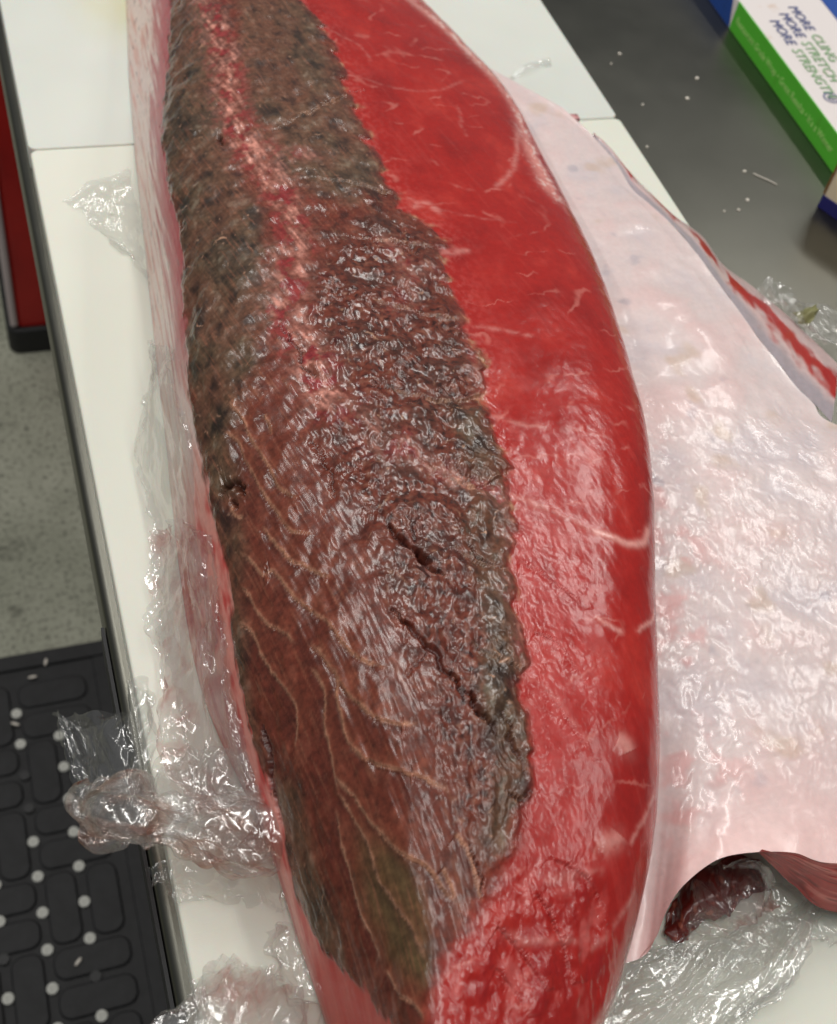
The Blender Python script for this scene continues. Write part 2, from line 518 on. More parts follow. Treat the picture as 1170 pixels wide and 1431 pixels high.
WHITE = [([(220,360),(234,350),(248,343)],2.6,0.45),
 ([(248,343),(261,334),(271,327)],2.0,0.4),
 ([(271,328),(285,322),(301,317),(317,320),(327,333)],2.4,1.0),
 ([(271,274),(287,266),(292,265)],1.6,0.7),
 ([(304,265),(325,274),(333,283)],1.4,0.8),
 ([(283,209),(291,208),(294,203)],4.5,0.8),
 ([(277,163),(289,165),(292,168)],4.5,0.7),
 ([(304,160),(306,167),(316,175),(328,188)],1.5,0.6),
 ([(220,416),(234,408),(253,401)],2,0.45),
 ([(227,493),(241,488),(259,480)],2,0.4),
 ([(228,618),(240,623),(242,611)],3,0.5),
 ([(227,565),(244,568)],3,0.5),
 ([(223,867),(246,839),(248,809)],1.5,0.3),
 ([(227,798),(249,777),(277,781),(301,808)],1.5,0.28),
 ([(226,634),(252,611),(281,603)],1.5,0.28),
 ([(322,742),(302,681),(280,643)],2.2,0.5),
 ([(285,757),(280,716)],1.5,0.3),
 ([(262,400),(289,392)],1.2,0.3),
 ([(209,250),(235,240),(267,205)],1.2,0.25),
 ([(287,124),(306,133),(321,147)],1.5,0.4),
 ([(217,136),(251,131),(289,129)],2,0.35),
 ([(245,154),(282,154)],2,0.35)]
P_ROUGH = [(211,608),(224,585),(223,509),(224,382),(226,323),(225,252),(230,190),(211,155),(189,180),(176,212),(170,234),(176,251),(161,289),(158,333),(144,399),(143,465),(156,524),(182,576)]
P_GREY1 = [(69,945),(119,906),(124,798),(123,715),(139,624),(140,524),(119,478),(96,446),(94,400),(69,412),(67,525),(69,639),(64,771)]
P_GREY2 = [(155,892),(222,901),(223,761),(220,642),(190,616),(163,649),(147,741)]
P_GREY3 = [(203,428),(222,403),(225,351),(224,305),(226,252),(230,190),(210,157),(195,173),(203,196),(195,236),(204,266),(198,325)]
P_GREY4 = [(69,417),(91,387),(81,335),(78,298),(74,260),(65,274),(68,323),(70,368)]
P_OLIVE = [(122,200),(141,183),(159,163),(163,137),(162,119),(139,138),(122,164)]
P_GREY5 = [(79,248),(96,237),(96,208),(100,174),(101,137),(81,144),(74,181),(71,212)]
P_WET_SHEEN = [(220,351),(251,329),(271,279),(273,236),(253,196),(286,159),(255,146),(225,188),(226,245),(222,305)]
P_TORN = [(206,158),(240,163),(294,142),(328,106),(267,101),(194,107),(168,118),(194,141)]
P_WETRED2 = [(226,814),(227,715),(238,617),(241,576),(231,592),(220,660)]
FATSEAM = [(323,950),(335,905),(339,846),(344,810),(345,773),(334,711),(331,659),(335,639)]
FL_L = [(216,131,30),(261,205,35),(293,280,37),(326,355,37),(353,430,35),(373,505,32),(389,580,29),(399,655,26),(407,730,22),(414,805,19),(408,880,17),(396,955,15)]
FL_T = [(612,190,32),(622,260,30),(610,340,30),(585,400,30),(532,434,30),(528,454,30),(523,473,30),(522,492,30),(519,515,30),(518,534,30),(518,558,29),(517,590,28),(515,619,28),(511,653,27),(503,684,26),(498,705,25),(499,741,24),(494,776,24),(480,816,26)]
FL_B = [(246,130,28),(256,136,33),(264,145,39),(273,152,45),(288,158,48),(301,160,50),(319,158,50),(337,153,50),(359,143,47)]
FL_O = [(495,779,22),(506,768,18),(512,747,15),(524,719,10),(534,688,8),(550,662,5),(554,630,3),(570,603,0),(586,569,-3),(595,546,-5),(603,517,-6)]
FL_U = [(322,159,44),(334,152,32),(345,145,22),(366,128,14)]
N_STRIP = [[(95,610,1),(96,589,20),(96,549,52)],[(75,554,1),(86,527,28),(99,486,60)],[(71,502,1),(86,476,32),(97,434,62)],[(71,448,1),(84,428,34),(95,393,62)],[(63,394,1),(78,378,34),(91,348,60)],[(62,352,1),(75,335,32),(87,307,56)],[(55,297,2),(71,289,26),(87,267,46)],[(63,266,2),(77,261,22),(93,235,36)]]
N_FAN = [[(-3,369,-42),(8,358,-40),(24,349,-30),(41,353,-14),(50,338,4)],[(1,338,-36),(11,333,-34),(22,323,-24),(36,321,-10),(44,317,2)],[(2,311,-26),(9,305,-22),(18,298,-16),(28,297,-6),(37,297,2)],[(1,290,-18),(6,284,-12),(11,278,-6),(18,278,0),(28,282,4)]]
N_SKIRT = [[(28,241,2),(41,237,14),(60,234,22),(81,230,28),(92,221,34)],[(35,233,1),(47,229,4),(63,226,8),(81,222,16),(93,211,26)],[(37,222,1),(52,219,1),(67,214,1),(82,209,4),(93,200,14)]]
N_APRON = [[(54,302,1),(69,293,20),(85,276,42)],[(43,290,2),(62,272,24),(89,254,44)],[(34,274,8),(60,254,30),(92,234,40)],[(29,255,10),(57,237,30),(92,220,36)]]
N_CLUMP = [[(75,197,1),(80,196,12),(89,190,24)],[(76,187,1),(81,182,12),(90,173,22)],[(79,177,1),(83,168,8),(92,158,18)]]
N_MOUND = [[(36,176,1),(50,182,2),(64,181,2),(77,173,2),(88,158,1)],[(27,167,3),(42,164,26),(58,162,34),(75,155,26),(92,147,3)],[(11,150,4),(32,143,34),(53,140,46),(74,133,32),(98,126,6)],[(4,130,4),(27,118,30),(47,111,38),(71,107,26),(95,104,6)]]
N_RAYS = [[(203,95,1),(230,114,3),(249,133,6),(263,143,8)],[(227,88,1),(247,104,10),(261,117,16),(279,135,10)],[(249,85,1),(269,100,14),(283,114,20),(306,135,10)],[(261,85,1),(297,101,10),(312,112,18),(340,139,8)],[(283,90,1),(320,102,3),(337,112,10),(369,141,4)]]
N_SHEET = [[(258,132,1),(288,143,2),(327,152,3),(346,155,3),(382,130,3)],[(281,129,3),(307,133,5),(334,134,5),(356,134,4),(378,123,3)],[(305,116,1),(326,118,2),(344,119,2),(357,117,1),(373,113,1)]]
N_LOOP = [[(303,158,40),(310,157,44),(320,155,44),(328,149,38),(329,142,28),(326,136,14),(322,133,4)],[(308,159,30),(313,156,34),(321,153,34),(325,147,30),(327,142,20),(324,140,10),(320,139,3)]]
N_CAVITY = [[(272,136,2),(287,156,6),(306,164,10),(325,165,12),(340,157,10)],[(277,132,2),(286,143,14),(302,149,18),(319,150,18),(338,149,8)],[(284,133,1),(296,136,6),(308,137,8),(323,140,6),(341,144,2)]]
N_PATCH = [[(56,766,1),(77,781,1),(101,793,2),(109,795,8)],[(69,751,1),(81,754,3),(95,754,5),(105,750,14)],[(73,734,1),(83,729,2),(95,725,4),(103,703,16)],[(93,710,1),(96,698,1),(99,683,3),(100,661,12)]]
N_BITS = [[(463,888,2),(481,902,2),(500,911,2),(516,914,2)],[(463,895,3),(481,909,5),(501,918,5),(518,928,2)]]
N_BUBBLE = [[(571,599,0),(582,600,3),(593,596,3),(601,589,-2)],[(568,586,4),(573,582,10),(580,578,10),(594,577,0)],[(575,575,4),(578,571,6),(581,566,6),(590,566,0)]]
N_DRAPE = [[(578,567,2),(597,575,0),(617,577,-6),(636,559,-10)],[(585,556,2),(591,553,6),(605,551,2),(626,540,-6)],[(590,545,0),(594,536,2),(599,528,2),(612,514,-2)]]
N_LEAF = [[(588,569,2),(599,571,5),(609,568,4)],[(587,562,2),(593,561,6),(604,562,5)],[(588,556,2),(593,553,5),(600,557,4)]]
BUNDLE = [(96,225,22),(78,233,28),(59,244,28),(38,254,24),(21,261,18),(10,268,8),(5,280,0),(4,292,-8)]
TAB = [(470,812,20),(482,811,22),(493,810,22),(493,803,20),(482,801,20),(472,804,20)]

UK=np.array([0,.16,.36,.52,.82,.93,1.0])
def hermite_rows(K,uk,uq):
    # K (NV,nk,2) -> (NV,NU,2), finite-difference cubic hermite
    nk=len(uk); m=np.zeros_like(K)
    d=(K[:,1:]-K[:,:-1])/np.diff(uk)[None,:,None]
    m[:,0]=d[:,0]; m[:,-1]=d[:,-1]
    h=np.diff(uk)
    for i in range(1,nk-1): m[:,i]=(d[:,i-1]*h[i]+d[:,i]*h[i-1])/(h[i-1]+h[i])
    j=np.clip(np.searchsorted(uk,uq,side='right')-1,0,nk-2)
    t=((uq-uk[j])/h[j])[None,:,None]; hj=h[j][None,:,None]
    return ((2*t**3-3*t**2+1)*K[:,j]+(t**3-2*t**2+t)*hj*m[:,j]+(-2*t**3+3*t**2)*K[:,j+1]+(t**3-t**2)*hj*m[:,j+1])
def smooth_interp(x,xp,fp):
    # catmull-rom on uniform knots
    h=xp[1]-xp[0]; q=np.clip((x-xp[0])/h,0,len(xp)-1.000001); i=q.astype(int); t=q-i
    g=lambda k: fp[np.clip(k,0,len(xp)-1)]
    p0,p1,p2,p3=g(i-1),g(i),g(i+1),g(i+2)
    return .5*(2*p1+(p2-p0)*t+(2*p0-5*p1+4*p2-p3)*t*t+(3*p1-p0-3*p2+p3)*t**3)
def loin_base(CUR,YQ,uq,yq):
    NV=len(yq); K=np.zeros((NV,7,2))
    yc=np.clip(yq,YQ[0],YQ[-1])
    for i,n in enumerate('ABCDE'):
        for a in (0,1): K[:,i,a]=smooth_interp(yc,YQ,CUR[n][:,a])
    K[:,5,0]=K[:,4,0]-.004; K[:,5,1]=K[:,4,1]*.42
    K[:,6,0]=K[:,4,0]-.016; K[:,6,1]=0
    # left wall bulges a little between base and shoulder
    # round off both ends
    e0=np.clip((yq-.045)/.05,0,1); e1=np.clip((1.17-yq)/.07,0,1)
    s=np.sqrt(1-(1-e0)**2)*np.sqrt(1-(1-e1)**2)
    cx=K[:,:,0].mean(1)
    K[:,:,0]=cx[:,None]+(K[:,:,0]-cx[:,None])*(.15+.85*s[:,None]); K[:,:,1]*=s[:,None]
    Q=hermite_rows(K,UK,uq)
    P=np.zeros((NV,len(uq),3)); P[:,:,0]=Q[:,:,0]; P[:,:,1]=yq[:,None]; P[:,:,2]=np.maximum(Q[:,:,1],0)
    return P

# ------------------------------------------------------------------ setting
fl = MB().box(-6, 7, -5, 9, -.05, 0).build('floor', M['concrete'])
fl['kind'] = 'structure'

# work table
tb = tag(empty('work_table', (0, 0, 0)), 'stainless steel work table carrying the white cutting boards', 'table')
me = MB().slab(rrect(.031, 1.25, -.45, 1.75, .02), Z0 - .062, Z0 - .02, .006)
me.build('table_top', M['steel'], tb, 40)
MB().box(.0285, .0305, -.3, .405, Z0 - .058, Z0 - .026).build('edge_guard', M['black_plastic'], tb)
for x, y in ((.14, -.36), (.14, 1.66), (1.16, -.36), (1.16, 1.66)):
    MB().tube((x, y, 0), (x, y, Z0 - .06), .02).build('leg', M['steel'], tb, 40)
MB().slab(rrect(.2, 1.19, -.39, 1.69, .01), .2, .225, .004).build('shelf', M['steel'], tb, 40)

# two boards, butted
b1 = MB().slab(rrect(.0395, .5505, .14 - .55, .8325, .006), Z0 - .0195, Z0, .0015).build('cutting_board', M['board_cream'], None, 40)
tag(b1, 'cream plastic cutting board lying under the thick middle of the fish', 'cutting board')
b2 = MB().slab(rrect(0.0388, .5490, .8329, 1.62, .006), Z0 - .0195, Z0 + .0008, .0012).build('cutting_board', M['board_white'], None, 40)
tag(b2, 'whiter plastic cutting board with a yellow stain, butted behind the cream board', 'cutting board')

# ------------------------------------------------------------------ the tuna loin
for k in CUR: CUR[k] = np.array(CUR[k]) / 1000
YQ = np.array(YQ)
NU, NV = 700, 1400
g = np.linspace(0, 1, NU)
uq = np.interp(g, [0, .15, .86, .94, 1], [0, .14, .82, .93, 1])
q = np.linspace(0, 1, NV)
yq = .05 + 1.115 * (q * .62 + .38 * q * q)
P = loin_base(CUR, YQ, uq, yq)
N0 = grid_normals(P)
S = np.broadcast_to(uq * 430, (NV, NU)); T = np.broadcast_to((yq * 1000)[:, None], (NV, NU))
dS = np.zeros((NV, NU)); dS[:, 1:] = np.linalg.norm(np.diff(P, axis=1), axis=2)
A = np.cumsum(dS, 1); A = (A - A[:, [int(np.searchsorted(uq, .36))]]) * 1000      # mm across from the ridge


def fT(pts):
    p = np.array(sorted(pts, key=lambda a: a[1]), float)
    return np.interp(T[:, 0], p[:, 1], p[:, 0])[:, None]


def pmask(poly, soft=8.0, warp=0.0, seed=0):
    """soft inside mask of a polygon in loin coordinates"""
    p = np.array(poly, float)
    out = np.zeros((NV, NU), np.float32)
    m = soft + warp * 2 + 4
    r = np.where((T[:, 0] > p[:, 1].min() - m) & (T[:, 0] < p[:, 1].max() + m))[0]
    c = np.where((S[0] > p[:, 0].min() - m) & (S[0] < p[:, 0].max() + m))[0]
    if len(r) == 0 or len(c) == 0: return out
    sl = np.s_[r[0]:r[-1] + 1, c[0]:c[-1] + 1]
    x = S[sl].astype(np.float32); y = T[sl].astype(np.float32)
    if warp:
        x = x + warp * fbm(A[sl] / 22, y / 22, 4, seed + 50); y = y + warp * fbm(A[sl] / 22 + 40, y / 22, 4, seed + 60)
    ins = np.zeros(x.shape, bool); d = np.full(x.shape, 1e9, np.float32)
    for i in range(len(p)):
        (x0, y0), (x1, y1) = p[i], p[(i + 1) % len(p)]
        if y0 != y1:
            ins ^= ((y0 > y) != (y1 > y)) & (x < (x1 - x0) * (y - y0) / (y1 - y0) + x0)
        e = (x1 - x0) ** 2 + (y1 - y0) ** 2 + 1e-9
        h = np.clip(((x - x0) * (x1 - x0) + (y - y0) * (y1 - y0)) / e, 0, 1)
        d = np.minimum(d, (x - x0 - h * (x1 - x0)) ** 2 + (y - y0 - h * (y1 - y0)) ** 2)
    d = np.sqrt(d)
    out[sl] = sstep(-soft, soft, np.where(ins, d, -d))
    return out


def smooth_line(pts, step=1.5, jit=0.0, seed=0):
    p = np.array(pts, float)
    if len(p) > 2:
        q = np.concatenate([[2 * p[0] - p[1]], p, [2 * p[-1] - p[-2]]])
        o = []
        for i in range(len(p) - 1):
            t = np.linspace(0, 1, 12, endpoint=False)[:, None]
            a, b, c, d = q[i], q[i + 1], q[i + 2], q[i + 3]
            o.append(.5 * (2 * b + (c - a) * t + (2 * a - 5 * b + 4 * c - d) * t ** 2 + (3 * b - a - 3 * c + d) * t ** 3))
        p = np.concatenate(o + [p[-1:]])
    L = np.concatenate([[0], np.cumsum(np.linalg.norm(np.diff(p, axis=0), axis=1))])
    s = np.linspace(0, L[-1], max(2, int(L[-1] / step)))
    x = np.interp(s, L, p[:, 0]); y = np.interp(s, L, p[:, 1])
    if jit:
        x = x + jit * fbm(s / 16, s * 0 + seed, 4, seed + 7, .6); y = y + jit * fbm(s / 16 + 30, s * 0 + seed, 4, seed + 8, .6)
    return np.stack([x, y], 1), s / max(L[-1], 1e-6)


def line_dist(pts, reach, jit=1.0, seed=0):
    """window slice, distance (mm, in space), side, position along the line"""
    p, s = smooth_line(pts, 1.2, jit, seed)
    ci = np.clip(np.searchsorted(S[0], p[:, 0]), 1, NU - 1); ri = np.clip(np.searchsorted(T[:, 0], p[:, 1]), 1, NV - 1)
    q3 = P[ri, ci] * 1000
    mc = int(reach / .35) + 4; mr = int(reach / .35) + 4
    sl = np.s_[max(0, ri.min() - mr):ri.max() + mr, max(0, ci.min() - mc):ci.max() + mc]
    W = (P[sl] * 1000).astype(np.float32); d = np.full(W.shape[:2], 1e9, np.float32); k = np.zeros(W.shape[:2], int)
    for i in range(len(q3)):
        e = ((W - q3[i].astype(np.float32)) ** 2).sum(-1)
        b = e < d; d = np.where(b, e, d); k[b] = i
    return sl, np.sqrt(d), np.sign(S[sl] - p[:, 0][k]), s[k]


# --- noises in millimetres on the surface
a_, t_ = A.astype(np.float32), T.astype(np.float32)
n40 = fbm(a_ / 40, t_ / 55, 4, 1); n12 = fbm(a_ / 12, t_ / 16, 4, 5); n4 = fbm(a_ / 4, t_ / 5, 3, 9)
n12r = fbm(a_ / 13, t_ / 17, 2, 5, .4)
wx = 3.5 * fbm(a_ / 9, t_ / 9, 3, 13); wy = 3.5 * fbm(a_ / 9 + 50, t_ / 9, 3, 17)
grain = .5 + .5 * np.cos(8.0 * fbm((a_ + .30 * t_ + wx) / 7.5, (t_ - .30 * a_ + wy) / 17, 2, 21, .35))
grain2 = .5 + .5 * np.cos(7.0 * perlin((a_ + .30 * t_ - wy) / 4.6, (t_ - .30 * a_ + wx) / 9.0, 31))
lean = .42 * a_                                     # fibres run along, leaning right towards the near end
fib = fbm((a_ + .28 * t_) / 1.5, t_ / 30, 3, 41)
fib2 = fbm((a_ + .28 * t_) / 4.5 + 9, t_ / 60, 3, 45)
fleck = sstep(.86, .97, ridged((a_ + 1.2 * wx) / 17, (t_ + 1.2 * wy) / 20, 2, 51, .6))

bl = fT(B_LEFT); br = fT(B_RED)
nl = fbm(a_ / 5, t_ / 42, 4, 85)
saw = (T / 41.0 + .35 * n40) % 1.0
rag = 4 * n12 + .8 * n4 + 4 * fbm(a_ / 60, t_ / 26, 3, 89) + (4 + 2 * sstep(450, 560, T)) * (np.sqrt(1 - saw) * sstep(0, .12, saw) - .55)
softe = 3.4 + 12 * sstep(215, 150, T)
dark = sstep(-2.2, 2.2, S - bl + 5 * n12 + 7 * nl) * sstep(-softe, softe, br - S + rag)
redm = sstep(-softe, softe, S - br - rag)
left = np.clip(1 - dark - redm, 0, 1)
rough_m = pmask(P_ROUGH, 12, 10, 1)
grey = np.clip(pmask(P_GREY1, 9, 12, 2) + .9 * pmask(P_GREY2, 9, 12, 3) + .85 * pmask(P_GREY3, 7, 8, 4) + .8 * pmask(P_GREY4, 7, 6, 5) + .7 * pmask(P_GREY5, 6, 5, 10), 0, 1)
olive = pmask(P_OLIVE, 8, 6, 6)
torn = pmask(P_TORN, 10, 8, 7); wet = pmask(P_WET_SHEEN, 10, 10, 8); wet2 = pmask(P_WETRED2, 6, 6, 9)  # wet drives surface grain and a sheen painted into the red

# --- colour
c = np.zeros((NV, NU, 3)) + lin(104, 47, 34)
sm0 = np.clip(1 - rough_m - grey, 0, 1) * sstep(640, 520, T)
c = mixc(c, lin(58, 25, 20), sstep(.0, .45, n12) * (.85 - .5 * sm0))
c = mixc(c, lin(128, 70, 54), sstep(.05, .5, -n12 + .3 * n4) * .75)
c = mixc(c, lin(112, 62, 50), rough_m * .6 * sstep(-.2, .4, n40))
c = mixc(c, lin(46, 22, 20), rough_m * sstep(.0, .45, n4 - .5 * n12) * .85)
c = mixc(c, lin(140, 98, 80), rough_m * sstep(.15, .5, -n4 - .3 * n12) * .4)
gcol = mixc(mixc(np.zeros((NV, NU, 3)) + lin(94, 73, 54), lin(46, 36, 27), sstep(-.1, .5, n12)), lin(134, 122, 104), sstep(.15, .6, -n12 + n4 * .4) * .7)
c = mixc(c, gcol, grey * (.62 + .38 * sstep(-.3, .3, n40)))
c = mixc(c, lin(40, 28, 22), sstep(.05, .4, n40 + .35 * n12) * .45 * (1 - sm0))
c = mixc(c, lin(84, 78, 48), olive * .75)
c = mixc(c, lin(196, 150, 122), fleck * (.25 + .45 * rough_m + .40 * grey) * sstep(-.2, .4, n12 + .3 * n40) * (1 - .7 * sm0))
stripe = sstep(.12, .5, fib) * (1 - rough_m)
c = mixc(c, lin(146, 92, 70), stripe * .45)
for k, (pts, w, a) in enumerate(PINK):
    sl, d, sd, s = line_dist(pts, w * 2.4, 3, 60 + k)
    m = np.exp(-(d / w) ** 2) * a * (.15 + .85 * sstep(-.35, .5, n12[sl] + .5 * n4[sl])) * (.3 + .7 * sstep(-.2, .35, fbm(a_[sl] / 3.5 + .08 * t_[sl], t_[sl] / 20, 3, 66))) * (.6 + .4 * grain[sl])
    c[sl] = mixc(c[sl], lin(214, 146, 130), (m * 1.35).clip(0, .95))
    c[sl] = mixc(c[sl], lin(140, 30, 42), np.exp(-(d / w / 1.3) ** 2) * a * sstep(.0, .3, -n12[sl] + n4[sl] * .3) * .75)
# red flesh
r = np.zeros((NV, NU, 3)) + lin(166, 30, 23)
r = mixc(r, lin(140, 19, 15), sstep(0, .5, n40) * .7)
r = mixc(r, lin(190, 54, 42), sstep(.05, .5, -n40 + .25 * n12) * .55)
r = mixc(r, lin(206, 84, 74), sstep(.2, .5, fib2 + .3 * n12) * .12)
thread = sstep(.88, .98, ridged((a_ + .35 * t_ + 5 * n12) / 90, (t_ - .35 * a_ + 7 * n12) / 30, 1, 97)) * sstep(-.1, .35, fbm(a_ / 25, t_ / 25, 3, 98))
r = mixc(r, lin(222, 140, 128), thread * .38)
r = mixc(r, lin(194, 70, 68), wet * .4 * sstep(-.4, .3, n12)); r = mixc(r, lin(150, 20, 24), torn * sstep(0, .4, n12) * .6)  # wet: pink specular sheen put into the flesh colour
r = mixc(r, lin(214, 110, 104), torn * sstep(.1, .4, -n12) * .45)
nearb = np.exp(-np.clip(S - br, 0, 200) / 9.0)
r = mixc(r, lin(208, 104, 98), nearb * .5 * sstep(-.2, .4, n4 + n12 * .5))
# pale fatty side wall on the left
lw = np.clip(S / np.maximum(bl, 1), 0, 1)
l = np.zeros((NV, NU, 3)) + lin(220, 196, 188)
ft = fbm(a_ / 5 + .02 * t_, t_ / 60, 4, 71)
l = mixc(l, lin(206, 142, 130), sstep(-.05, .35, ft) * .75)
l = mixc(l, lin(212, 132, 120), sstep(480, 400, T) * .9)
l = mixc(l, lin(168, 60, 70), sstep(.45, .8, lw + .4 * ft) * .9 * sstep(480, 560, T))
l = mixc(l, lin(186, 40, 38), sstep(-.15, .35, fbm(a_ / 9, t_ / 30, 3, 75)) * sstep(470, 400, T) * .85)
l = mixc(l, lin(176, 52, 42), sstep(190, 150, T) * .85)
l = mixc(l, lin(120, 96, 96), sstep(.36, .5, fbm(a_ / 2.6, t_ / 16, 2, 77)) * .6 * sstep(470, 560, T))
# pink fat along the far right crest
fs = np.array(FATSEAM, float); fs = fs[np.argsort(fs[:, 1])]
fsx = np.interp(T[:, 0], fs[:, 1], fs[:, 0])[:, None]
fm = np.exp(-((S - fsx - 3 * n12 + 9) / (6.5 + 3 * n40)) ** 2) * sstep(fs[0, 1] - 12, fs[0, 1] + 22, T)
r = mixc(r, lin(226, 150, 140), (fm * 1.2 * (.6 + .4 * sstep(-.3, .3, n12))).clip(0, 1)); r = mixc(r, lin(240, 214, 206), fm * sstep(.1, .4, n4 + n12) * .8)
col = c * dark[..., None] + r * redm[..., None] + l * left[..., None]
rgh = .255 * dark + .23 * redm + .38 * left + .10 * grey * dark * sstep(420, 520, T) - .03 * rough_m * dark + .05 * n12
edge_tan = np.exp(-((S - br - rag) / 2.6) ** 2) * (.3 + .7 * sstep(-.2, .3, n4)) * sstep(.0, .5, fbm(a_ / 15, t_ / 15, 2, 79))
col = mixc(col, lin(196, 168, 128), edge_tan * .65 * sstep(250, 300, T))

smoothm = np.clip(1 - rough_m - grey, 0, 1) * sstep(640, 520, T)
spark = sstep(.12, .4, fbm((a_ - .45 * t_) / 16, (t_ + .45 * a_) / 60, 3, 93)) * sstep(.0, .3, fbm(a_ / 30, t_ / 30, 2, 95) + .15)
# --- relief in millimetres
col = mixc(col, lin(112, 38, 30), np.exp(-((S - br - rag + 2.5) / 4.0) ** 2) * .45 * sstep(-.3, .3, n12))
H = 2.2 * n40 * (dark + .4 * redm) + dark * (1.5 * n12r * (1 - .6 * smoothm) * (1 - .55 * grey) + .22 * n4 * (1 - .8 * smoothm) * (1 - .6 * grey)) + dark * grey * (1.8 * ridged((a_ + .8 * wx) / 30, (t_ + .8 * wy) / 40, 2, 87, .35))
patch = sstep(-.12, .22, fbm(a_ / 24 + 3, t_ / 30, 3, 81))
H += dark * rough_m * (.85 * grain + .3 * grain2 - .6) * (.12 + .88 * patch) + dark * rough_m * 1.6 * n12r
H += dark * (1 - rough_m) * ((.07 - .02 * smoothm) * fib + .40 * fib2 + .12 * grain * (.1 + .8 * grey * patch))
H += redm * (.07 * fib2 + .25 * n12 + (.14 * grain2 + .15 * grain) * np.clip(nearb * .8 + .4 * wet + .5 * wet2 + .55 * spark, 0, 1) + torn * (.35 * grain + 1.5 * n12r + .3 * n12))
H += left * (.18 * ft + .4 * n40)
H += 1.5 * sstep(-1.0, 3.0, br - S + rag) * sstep(150, 230, T)                   # the dark layer stands a little proud of the red
sept_m = np.zeros((NV, NU), np.float32)
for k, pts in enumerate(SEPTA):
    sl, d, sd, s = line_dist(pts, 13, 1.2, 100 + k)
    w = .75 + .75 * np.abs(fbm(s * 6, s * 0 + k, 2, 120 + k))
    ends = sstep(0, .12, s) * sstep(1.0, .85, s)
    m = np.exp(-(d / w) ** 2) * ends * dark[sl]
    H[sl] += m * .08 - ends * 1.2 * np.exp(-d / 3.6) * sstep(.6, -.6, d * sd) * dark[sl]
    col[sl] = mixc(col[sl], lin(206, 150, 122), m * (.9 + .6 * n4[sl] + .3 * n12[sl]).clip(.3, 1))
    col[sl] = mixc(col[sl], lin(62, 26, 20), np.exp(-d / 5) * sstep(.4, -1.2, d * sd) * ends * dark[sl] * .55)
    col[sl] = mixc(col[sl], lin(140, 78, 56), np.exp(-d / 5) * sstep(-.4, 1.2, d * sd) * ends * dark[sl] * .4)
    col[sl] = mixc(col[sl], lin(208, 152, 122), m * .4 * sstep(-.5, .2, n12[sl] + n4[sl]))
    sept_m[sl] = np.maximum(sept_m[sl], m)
for k, (pts, st, ln, br_) in enumerate(FOLDS):                          # overlapping flakes: a ledge with a pale torn rim
    sl, d, sd, s = line_dist(pts, 22, 4.0, 260 + k)
    ends = sstep(0, .15, s) * (.35 + .65 * sstep(1.0, .6, s)) * (.6 + .8 * fbm(s * 5, s * 0 + k, 3, 270 + k)).clip(.1, 1.3)
    H[sl] -= st * ends * np.exp(-d / (ln * .42)) * sstep(.8, -.5, d * np.sign(T[sl] - np.interp(S[sl], *np.array(sorted(smooth_line(pts)[0].tolist())).T)))
    m = np.exp(-(d / (1.0 + 1.2 * np.abs(n4[sl]))) ** 2) * ends * sstep(-.3, .3, n12[sl] + n4[sl]) * br_
    col[sl] = mixc(col[sl], lin(200, 150, 120) if k < 8 else lin(214, 104, 98), (m * .8).clip(0, .85))
for k, (pts, w, a) in enumerate(WHITE):
    sl, d, sd, s = line_dist(pts, w * 3, 2.0, 140 + k)
    ends = sstep(0, .1, s) * sstep(1.0, .9, s) if len(pts) > 2 else 1.0
    m = np.exp(-(d / w) ** 2) * a * redm[sl] * (ends * .8 + .2) * sstep(-.6, .2, n4[sl] + .5)
    m = m * sstep(-.4, .45, fbm(a_[sl] / 9, t_[sl] / 5, 4, 150) + (a - .2))
    col[sl] = mixc(col[sl], lin(226, 160, 150), (m * .85).clip(0, 1))
    H[sl] += m * .3
for k, (pts, w, dp) in enumerate(CRACKS):
    sl, d, sd, s = line_dist(pts, w * 3.2, 6.0, 170 + k)
    prof = np.sin(np.clip(s, .03, .97) * math.pi) ** .5
    ww = .8 * w * (.3 + .7 * prof) * (.75 + .5 * fbm(s * 5, s * 0 + k, 2, 190 + k) + .25 * n12[sl]).clip(.15, 1.4)
    m = np.exp(-(d / np.maximum(ww * .62, .4)) ** 2)
    pr = (.25 + .75 * prof) * (.55 + .9 * fbm(s * 4 + 9, s * 0 + k, 2, 230 + k)).clip(.15, 1.2)
    H[sl] -= (H[sl] - 0.4) * np.exp(-(d / (w * 1.1)) ** 2) * .6
    H[sl] -= m * dp * .8 * pr
    H[sl] -= np.where(sd > 0, np.exp(-d / (w * 1.8)), np.exp(-d / (w * .3))) * dp * .22 * pr
    H[sl] += .10 * dp * np.exp(-((d - ww * 1.2) / (ww * .7)) ** 2) * pr
    col[sl] = mixc(col[sl], lin(60, 20, 17), m * .8)
    rgh[sl] += .1 * m
lift = sstep(0, 6, P[..., 2] * 1000)                                    # stay on the board
Pn = P + N0 * (H * lift / 1000)[..., None]
Pn[..., 2] = np.maximum(Pn[..., 2], .0006)
Pn[..., 2] += Z0
N1 = grid_normals(Pn)
F = grid_faces(NV, NU)
reg = np.where(dark > .5, np.where(sept_m > .45, 3, 0), np.where(redm > .5, 1, 2))
reg = np.where((reg == 1) & (fm > .55), 4, reg).ravel()
fr = reg[F[:, 0]]
loin = tag(empty('tuna_loin', (.2, .55, Z0)), 'long raw tuna loin of dark brown and bright red flesh with pale belly flap', 'fish')
bpy.context.view_layer.update()
OFF = np.array([.2, .55, Z0])
Vf = (Pn - OFF).reshape(-1, 3); Cf = col.reshape(-1, 3).clip(0, 1); Rf = rgh.ravel().clip(.12, .7); Nf = N1.reshape(-1, 3)
lparts = {}
